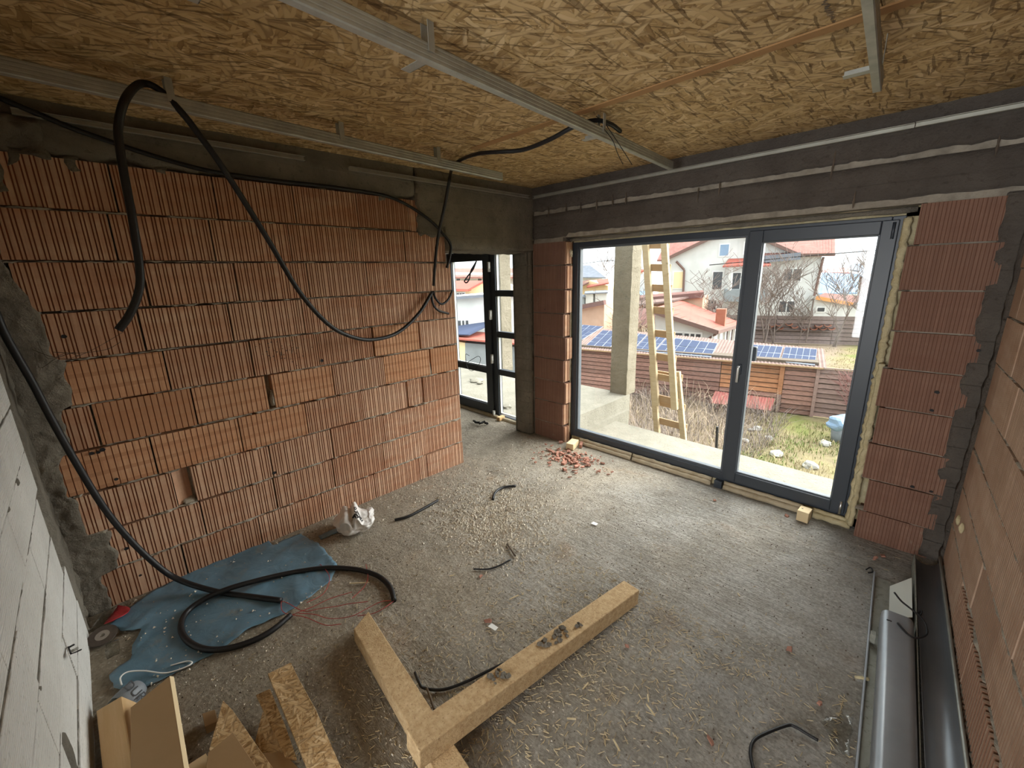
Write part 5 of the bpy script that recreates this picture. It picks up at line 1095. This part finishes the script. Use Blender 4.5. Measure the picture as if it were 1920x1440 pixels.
# lower house to the right and those behind it
H = thing('annex_house', F2.at(4, GZ, 7), 'small white outbuilding with an orange edged brown roof behind the far fence', 'house')
wallp(F2, 5.4, [(1529, 556), (1602, 571), (1640, 565), (1640, 590), (1524, 590)], 1.4, M['white_wall'], H, base=2); win(F2, 5.4, 1533, 1545, 577, 584, H)
roofq(F2, [(1530, 557, 5.2), (1600, 571, 5.2), (1622, 556, 10), (1546, 549, 10)], M['roof_brown'], H, .08); roofq(F2, [(1600, 571, 5.2), (1650, 560, 5.2), (1650, 556, 10), (1622, 556, 10)], M['roof_grey'], H, .08)
q = MB(); q.bar(F2.at(*F2.px(1530, 558, 5.1), 5.1), F2.at(*F2.px(1601, 571, 5.1), 5.1), .08, .24); q.build('eaves_board', M['orange_eave'], H)
H = thing('blue_house', F2.at(8, GZ, 18), 'house with a pale blue sheet roof and red ridge beyond the outbuilding', 'house')
wallp(F2, 19.5, [(1536, 530), (1612, 530), (1611, 556), (1530, 556)], 5, M['white_wall'], H, base=2); roofq(F2, [(1534, 550, 16), (1607, 549, 16), (1612, 514, 19), (1541, 511, 19)], M['blue_wall'], H, .1, ribs=12); roofq(F2, [(1541, 511, 19), (1593, 511, 19), (1594, 501, 21), (1543, 503, 21)], M['sheet_red'], H, .1)
H = thing('grey_house', F2.at(14, GZ, 30), 'distant house with a slate grey hipped roof and a cream wall', 'house')
wallp(F2, 30, [(1590, 514), (1640, 516), (1640, 530), (1590, 530)], 4, M['cream_wall'], H, base=2); roofq(F2, [(1582, 503, 29), (1640, 513, 29), (1636, 496, 33), (1600, 494, 33)], M['roof_grey'], H, .15); roofq(F2, [(1600, 494, 33), (1660, 494, 33), (1665, 507, 29), (1640, 513, 29)], M['roof_grey'], H, .15)
H = thing('brown_house', F2.at(11, GZ, 22), 'house with a grey brown gable wall near the window edge', 'house')
wallp(F2, 20, [(1611, 515), (1634, 525), (1634, 560), (1608, 560)], 6, M['roof_brown'], H, base=2); roofq(F2, [(1609, 514, 19.6), (1637, 527, 19.6), (1637, 520, 26), (1612, 508, 26)], M['roof_grey'], H, .1)
# red roofed bungalow behind the shed
H = thing('red_roof_bungalow', F1.at(-4, GZ, 8), 'white bungalow with a brick red metal roof behind the shed', 'house')
wallp(F1, 6.2, [(1228, 588), (1338, 622), (1338, 700), (1228, 700)], 4.5, M['white_wall'], H, base=2)
roofq(F1, [(1214, 580, 5.8), (1345, 622, 5.8), (1395, 607, 10.8), (1278, 563, 10.8)], M['roof_red'], H, .12, ribs=9)
q = MB(); q.bar(F1.at(*F1.px(1214, 581, 5.75), 5.75), F1.at(*F1.px(1345, 623, 5.75), 5.75), .1, .2); q.build('barge_board', M['eave'], H); q = MB(); q.bar(F1.at(*F1.px(1345, 623, 5.75), 5.75), F1.at(*F1.px(1395, 608, 10.75), 10.75), .1, .16); q.build('gutter', M['eave'], H)
win(F1, 6.2, 1266, 1279, 624, 637, H); win(F1, 6.2, 1284, 1313, 625, 640, H, panes=3); win(F1, 6.2, 1232, 1240, 620, 630, H)
cs, cz_ = F1.px(1352, 592, 8.0); q = MB(); q.hexa([F1.at(cs + i, cz_ + k, 8 + j) for k in (-.5, .35) for i, j in ((-.22, -.2), (.22, -.2), (.22, .2), (-.22, .2))]); q.build('chimney', M['terracotta'], H)
for k in range(6):
    f = k / 5; a_ = F1.at(*F1.px(1345, 623, 5.9), 5.9).lerp(F1.at(*F1.px(1392, 608, 10.6), 10.6), f); q = MB(); q.bar(Vector((a_.x - .15, a_.y, GZ)), Vector((a_.x - .15, a_.y, a_.z - .1)), .12, .12, up=(0, 1, 0)); q.build('porch_post', M['white_wall'], H)
q = MB(); q.tube([F1.at(*F1.px(1343, 626, 5.8), 5.8), F1.at(*F1.px(1330, 634, 6.1), 6.1), F1.at(*F1.px(1325, 645, 6.1), 6.1)], .06, 6); q.build('downpipe', M['eave'], H)
# pink walled outbuilding left of the post and the jumble behind
H = thing('pink_outbuilding', F1.at(-10, GZ, 4), 'pinkish walled outbuilding with a brown parapet behind the solar panels', 'house')
wallp(F1, 4.2, [(1050, 588), (1133, 571), (1133, 626), (1050, 626)], 4, M['pink_wall'], H, base=2); q = MB(); q.bar(F1.at(*F1.px(1050, 583, 4), 4), F1.at(*F1.px(1134, 567, 4), 4), .3, .22); q.build('parapet', M['roof_brown'], H)
H = thing('brown_outbuilding', F1.at(-7, GZ, 9), 'long low outbuilding with stacked brown roof sheets behind the ladder', 'house')
wallp(F1, 11.2, [(1172, 575), (1318, 556), (1318, 580), (1172, 600)], 2, M['pink_wall'], H, base=2); roofq(F1, [(1165, 562, 11), (1320, 548, 11), (1318, 544, 14), (1170, 556, 14)], M['roof_brown'], H, .3); roofq(F1, [(1165, 574, 10), (1262, 563, 10), (1320, 549, 12), (1170, 562, 12)], M['sheet_pink'], H, .1)
H = thing('low_lean_to', F1.at(-8, GZ, 6), 'low lean-to with a grey brown roof between the post and the bungalow', 'house')
wallp(F1, 7, [(1165, 606), (1232, 606), (1232, 640), (1165, 640)], 3, M['grey_wall'], H, base=2); roofq(F1, [(1165, 612, 6.5), (1234, 612, 6.5), (1240, 578, 9.5), (1165, 578, 9.5)], M['roof_brown'], H, .1, ribs=9)
FB = Fr((-14, 42, GZ), 14)
H = thing('blue_shed', FB.at(0, GZ), 'distant building with a pale blue roof right of the concrete post', 'house')
wallp(FB, 0, [(1172, 522), (1212, 514), (1212, 560), (1172, 560)], 6, M['white_wall'], H, base=2); roofq(FB, [(1170, 553, -1), (1222, 553, -1), (1216, 512, 4), (1170, 522, 4)], M['blue_wall'], H, .1)
H = thing('red_gabled_house', FB.at(0, GZ, 14), 'distant house with red roofs beside the ladder top', 'house')
wallp(FB, 14, [(1176, 500), (1206, 500), (1206, 530), (1176, 530)], 6, M['white_wall'], H, base=2); roofq(FB, [(1174, 517, 13), (1208, 507, 13), (1200, 498, 17), (1178, 500, 17)], M['roof_red'], H, .2); roofq(FB, [(1176, 498, 14), (1196, 498, 14), (1196, 491, 17), (1180, 491, 17)], M['roof_red'], H, .2)
H = thing('hip_roof_house', FB.at(-12, GZ, 12), 'distant grey house with a slate hipped roof left of the concrete post', 'house')
wallp(FB, 12, [(1060, 517), (1130, 518), (1130, 550), (1060, 550)], 7, M['white_wall'], H, base=2); roofq(FB, [(1055, 519, 11), (1136, 520, 11), (1106, 497, 15), (1062, 499, 15)], M['roof_grey'], H, .15)
H = thing('pale_gabled_house', FB.at(-10, GZ, 4), 'pale house with a red brown gable roof left of the concrete post', 'house')
wallp(FB, 4, [(1070, 540), (1105, 526), (1140, 536), (1140, 580), (1070, 580)], 6, M['cream_wall'], H, base=2); roofq(FB, [(1100, 538, 3), (1142, 530, 3), (1140, 522, 7), (1105, 526, 7)], M['roof_red'], H, .15); roofq(FB, [(1070, 545, 3), (1104, 529, 3), (1105, 524, 7), (1070, 534, 7)], M['roof_brown'], H, .15)
for k, (u0, u1, v0, v1, m_) in enumerate(((1086, 1096, 556, 573, 'grey_wall'), (1098, 1112, 549, 570, 'white_wall'), (1116, 1138, 548, 572, 'white_wall'))):
    H = thing('garden_store', FB.at(-8 + k, GZ, -4), ['grey garden store at the window edge behind the pink outbuilding', 'narrow white garden store between the grey one and the post', 'white garden store with a flat lid roof by the post'][k], 'shed')
    wallp(FB, -6, [(u0, v0), (u1, v0 - 1), (u1, v1), (u0, v1)], 2, M[m_], H, base=2); roofq(FB, [(u0 - 2, v0 + 1, -6.3), (u1 + 2, v0, -6.3), (u1 + 1, v0 - 4, -4), (u0 - 1, v0 - 3, -4)], M['roof_grey'], H, .1)
# seen through the passage door
F5 = Fr((-13, 8, GZ), 45)
H = thing('white_hall', F5.at(0, GZ, 3), 'long white building with a grey eaves line seen through the passage door', 'house')
wallp(F5, 3, [(820, 563), (985, 551), (985, 625), (820, 625)], 6, M['white_wall'], H, base=2); q = MB(); q.bar(F5.at(*F5.px(820, 561, 2.8), 2.8), F5.at(*F5.px(985, 549, 2.8), 2.8), .3, .14); q.build('eaves', M['roof_grey'], H); win(F5, 3, 859, 879, 601, 614, H, panes=3)
H = thing('cream_house', F5.at(0, GZ, 9), 'cream house with a pink red roof seen through the passage door', 'house')
wallp(F5, 9, [(820, 541), (878, 542), (915, 522), (985, 545), (985, 575), (820, 575)], 6, M['cream_wall'], H, base=2); roofq(F5, [(820, 541, 8.5), (879, 542, 8.5), (908, 526, 12), (820, 527, 12)], M['roof_red'], H, .15); roofq(F5, [(878, 542, 8.5), (916, 522, 8.5), (918, 518, 12), (906, 525, 12)], M['roof_red'], H, .12); win(F5, 9, 857, 871, 550, 554.5, H, panes=3)
H = thing('far_terrace_house', F5.at(0, GZ, 20), 'distant pale houses row with pink roofs seen through the passage door top', 'house')
wallp(F5, 20, [(820, 510), (985, 512), (985, 545), (820, 545)], 6, M['white_wall'], H, base=2); roofq(F5, [(820, 519, 19), (985, 519, 19), (985, 503, 24), (820, 503, 24)], M['roof_tile'], H, .15)
for u in (856, 872, 896): win(F5, 20, u, u + 7, 522, 526, H)
H = thing('grey_sided_shed', F5.at(0, GZ, .5), 'grey sided shed with an orange red roof edge seen through the passage door', 'shed')
wallp(F5, .5, [(872, 643), (985, 652), (985, 700), (872, 700)], 3, M['grey_wall'], H, base=2); roofq(F5, [(835, 632, .2), (985, 645, .2), (985, 628, 2.2), (835, 618, 2.2)], M['roof_red'], H, .08)
wallp(F5, .5, [(835, 636), (872, 643), (872, 700), (835, 700)], 3, M['cream_wall'], H, base=2)
sp = thing('roof_panel', F5.at(0, -1, 1.5), 'dark solar panel on the orange roof beyond the passage door', 'solar panel'); roofq(F5, [(835, 626, .4), (880, 627, .4), (935, 600, 2.6), (835, 614, 2.6)], M['cell'], sp, .05, 'glass'); 

# ---- bare trees, brush and grass
def tree(base, h, spread, label, seed, stems=1, lv=4, m='twig', r0=.05, lean=(0, 0), name='bare_tree', cat='tree'):
    rmin = .0004 * (base - CP).length
    rn = random.Random(seed); tr_ = MB(); br = MB()
    def grow(p, d_, ln, r, l, mb):
        q = p; pts = [p]; rr = [r]; n = 3
        for i in range(n):
            d_ = (d_ + Vector((rn.uniform(-1, 1), rn.uniform(-1, 1), rn.uniform(-.3, .6))) * .16).normalized(); q = q + d_ * (ln / n); pts.append(q); rr.append(r * (1 - .45 * (i + 1) / n))
        mb.tube(pts, [max(q_, rmin) for q_ in rr], 5 if l > 2 else 3, cap=False)
        if l <= 0: return
        for _ in range(rn.randint(2, 4) if l < lv else 4):
            k = rn.randint(1, n); a = rn.uniform(0, 6.28); e = Vector((math.cos(a), math.sin(a), rn.uniform(.1, .9))).normalized()
            grow(pts[k], (d_ * (1 - spread) + e * spread).normalized(), ln * rn.uniform(.55, .85), rr[k] * .6, l - 1, br)
    for s in range(stems):
        a = rn.uniform(0, 6.28); d_ = Vector((math.cos(a) * .22 * (stems > 1) + lean[0], math.sin(a) * .22 * (stems > 1) + lean[1], 1)).normalized()
        grow(base + Vector((rn.uniform(-.1, .1), rn.uniform(-.1, .1), 0)) * (stems > 1), d_, h * .48, r0, lv, tr_)
    o = thing(name, base, label, cat); tr_.build('trunk', M[m], o); tag(br.build('branches', M[m], o), kind='stuff'); return o
def onF(Fm, u, v, dep): s, z = Fm.px(u, v, dep); return Fm.at(s, GZ, dep)
tree(onF(F2, 1434, 640, -.9), 5.2, .5, 'bare many-stemmed tree before the far fence, next to the mullion', 3, 3, 4, r0=.05)
tree(onF(F2, 1448, 640, -.5), 4.6, .6, 'second bare tree before the far fence, behind the many-stemmed one', 11, 2, 4, r0=.04)
tree(onF(F2, 1497, 638, -.6), 3.6, .6, 'thin bare sapling midway along the far fence', 5, 1, 4, r0=.025)
tree(onF(F2, 1566, 644, -.8), 4.6, .5, 'bare tree before the right end of the far fence', 21, 2, 4, r0=.05)
tree(onF(F2, 1600, 640, .6), 3.4, .6, 'bare tree behind the fence near the window edge', 8, 1, 4, r0=.035)
q = MB(); q.tube([F2.at(*F2.px(1511, 642, -.4), -.4), F2.at(*F2.px(1526, 560, -.4), -.4)], .045, 6); tag(q.build('slanting_pole', M['twig']), 'slanting pole leaning on the far fence', 'pole')
tree(F1.at(F1.px(1354, 585, 12)[0], GZ, 12), 4.4, .75, 'bushy bare tree in front of the white house, over the red roof', 14, 3, 4, r0=.06)
tree(F1.at(F1.px(1196, 610, 5)[0], GZ, 5), 4.2, .6, 'bare tree between the concrete post and the ladder', 17, 1, 4, r0=.06)
tree(F1.at(F1.px(1190, 600, 4)[0], GZ, 4), 2.6, .8, 'tangled leafless shrub behind the solar panels by the post', 29, 4, 4, 'twig_pale', .03, name='bare_shrub', cat='shrub')
tree(FB.at(FB.px(1128, 520, 26)[0], GZ, 26), 9, .6, 'distant bare tree left of the concrete post', 31, 2, 3, r0=.1)
tree(F1.at(1.15, GZ, -.7), 1.7, .6, 'leafless red stemmed shrub before the bleached fence', 33, 6, 3, 'twig_red', .014, name='red_shrub', cat='shrub')
tree(F1.at(1.62, GZ, -1.3), 2.0, .5, 'crooked pale stem rising before the bleached fence', 35, 1, 3, 'twig_pale', .035, (.25, 0), name='crooked_sapling', cat='tree')
def blades(name, n, area, h0, h1, w_, m, seed, label, lean=.5):
    rn = random.Random(seed); mb = MB()
    for _ in range(n):
        x = rn.uniform(area[0], area[1]); y = rn.uniform(area[2], area[3])
        if nz(x * .8, y * .8, seed) < rn.uniform(-.6, .3): continue
        h = rn.uniform(h0, h1); a = rn.uniform(0, 6.28); l_ = rn.uniform(.1, lean) * h * 1.6; d_ = Vector((math.cos(a), math.sin(a), 0)); s = Vector((-d_.y, d_.x, 0)) * w_; p = Vector((x, y, GZ - .03 + .08 * nz(x * .5, y * .5)))
        m1 = p + d_ * l_ * .35 + Vector((0, 0, h * .6)); tp_ = p + d_ * l_ + Vector((0, 0, h * .85))
        mb.add([p - s, p + s, m1 + s, m1 - s, tp_], [(0, 1, 2, 3), (3, 2, 4)])
    o = mb.build(name, M[m]); tag(o, label, 'grass', kind='stuff'); return o
blades('dry_grass', 9000, (-4.5, 3.6, 2.4, 11.8), .08, .26, .008, 'blade_y', 1, 'dry yellow grass of the winter lawn')
blades('green_grass', 9000, (.2, 3.8, 2.2, 11.5), .05, .16, .008, 'blade_g', 2, 'green grass tufts of the winter lawn')
blades('dry_brush', 5200, (-4.5, .6, 3.0, 11.4), .3, .8, .006, 'twig', 3, 'dead grey brown brush left of the lawn', .9)
blades('dry_stems', 800, (-4.5, .2, 4.5, 11.8), .6, 1.3, .006, 'twig_pale', 4, 'tall dry stems standing in the brush', .6)
blades('back_lawn_grass', 6000, (-6, 4, 14.5, 27), .06, .16, .012, 'blade_y', 5, 'thin grass of the lawn behind the shed')
for k, (u, v, s, lb) in enumerate(((1421, 804, .14, 'pale stone on the lawn beside the mullion'), (1409, 806, .09, 'small pale stone close to the mullion'), (1442, 821, .10, 'pale stone alone in the middle of the lawn'), (1456, 851, .16, 'flat whitish scrap of film on the lawn'), (1518, 873, .17, 'whitish crumpled paper on the lawn near the balcony'), (1398, 826, .10, 'stone half hidden by the mullion'), (1548, 832, .16, 'pale rubble beside the blue sack'))):
    bm = bmesh.new(); bmesh.ops.create_icosphere(bm, subdivisions=2, radius=s)
    for p in bm.verts: p.co *= 1 + .5 * nz(p.co.x * 9, p.co.y * 9, p.co.z * 9 + k); p.co.z *= .6
    me = bpy.data.meshes.new('pale_stone'); bm.to_mesh(me); bm.free(); me.materials.append(M['stone']); o = bpy.data.objects.new('pale_stone', me); C.objects.link(o); o.location = Z(u, v, GZ + .03); tag(o, lb, 'stone')
bb = thing('blue_sack', Z(1572, 828, GZ), 'grey blue sack over a bucket at the lawn edge', 'sack'); c = Z(1572, 828, GZ)
q = MB(); q.tube([c + Vector((0, 0, z)) for z in (-.05, .2, .45)], [.17, .20, .22], 14); q.build('bucket', M['can'], bb, smooth=True)
bm = bmesh.new(); bmesh.ops.create_icosphere(bm, subdivisions=3, radius=.3)
for p in bm.verts: p.co *= 1 + .5 * nz(p.co.x * 4, p.co.y * 4, p.co.z * 4 + 3); p.co.z = p.co.z * .7 + .55; 
me = bpy.data.meshes.new('sack_cloth'); bm.to_mesh(me); bm.free(); me.materials.append(M['blue_wall']); o = bpy.data.objects.new('sack_cloth', me); C.objects.link(o); o.parent = bb
a_ = Y(1345, 800, 3.4); q = MB(); q.tube([Vector((a_.x + .12, 3.4, GZ)), Vector((a_.x, 3.4, a_.z))], .022, 8); tag(q.build('black_pipe', M['conduit']), 'black pipe end standing up beyond the balcony edge', 'pipe')
for pts, lb in (([F2.at(*F2.px(1330, 497, 2), 2), F2.at(*F2.px(1436, 487, 2), 2), F2.at(*F2.px(1500, 481, 2), 2), F2.at(*F2.px(1645, 469, 2), 2), F2.at(*F2.px(1700, 463, 2), 2)], 'overhead power line passing before the white house'), ([FB.at(*FB.px(1050, 501, 0), 0), FB.at(*FB.px(1090, 495, 0), 0), FB.at(*FB.px(1136, 489, 0), 0), FB.at(*FB.px(1205, 487, 0), 0)], 'overhead line left of the concrete post')):
    q = MB(); q.tube(spline(pts, 6), .03, 5); tag(q.build('power_line', M['black']), lb, 'wire')
conduit([Y(903, 452, .262), Y(900, 468, .275), Y(893, 490, .32), Y(887, 505, .33), Y(877, 518, .33), Y(871, 527, .33), Y(875, 530, .33), Y(880, 523, .33), Y(883, 508, .33), Y(892, 492, .34)], 'dark cable loop hanging outside the passage door', .010, 'cable', 'cable', 8, 'black')
conduit([Y(862, 676, -.1), Y(874, 680, -.1), Y(885, 674, -.1), Y(897, 668, -.1), Y(901, 675, -.1), Y(895, 688, -.1), Y(885, 695, -.1), Y(876, 688, -.1), Y(873, 665, -.1), Y(880, 667, -.1)], 'thin tangled wire in the passage before the door', .0035, 'wire_offcut', 'wire', 6, 'black')

# every single-mesh thing gets its origin at its own foot
for o in list(SC.objects):
    if o.type == 'MESH' and o.parent is None and 'kind' not in o.keys() and o.location.length < 1e-6 and o.data.users == 1:
        vs = [v.co for v in o.data.vertices]
        c = Vector(((min(v.x for v in vs) + max(v.x for v in vs)) / 2, (min(v.y for v in vs) + max(v.y for v in vs)) / 2, min(v.z for v in vs)))
        o.data.transform(Matrix.Translation(-c)); o.location = c
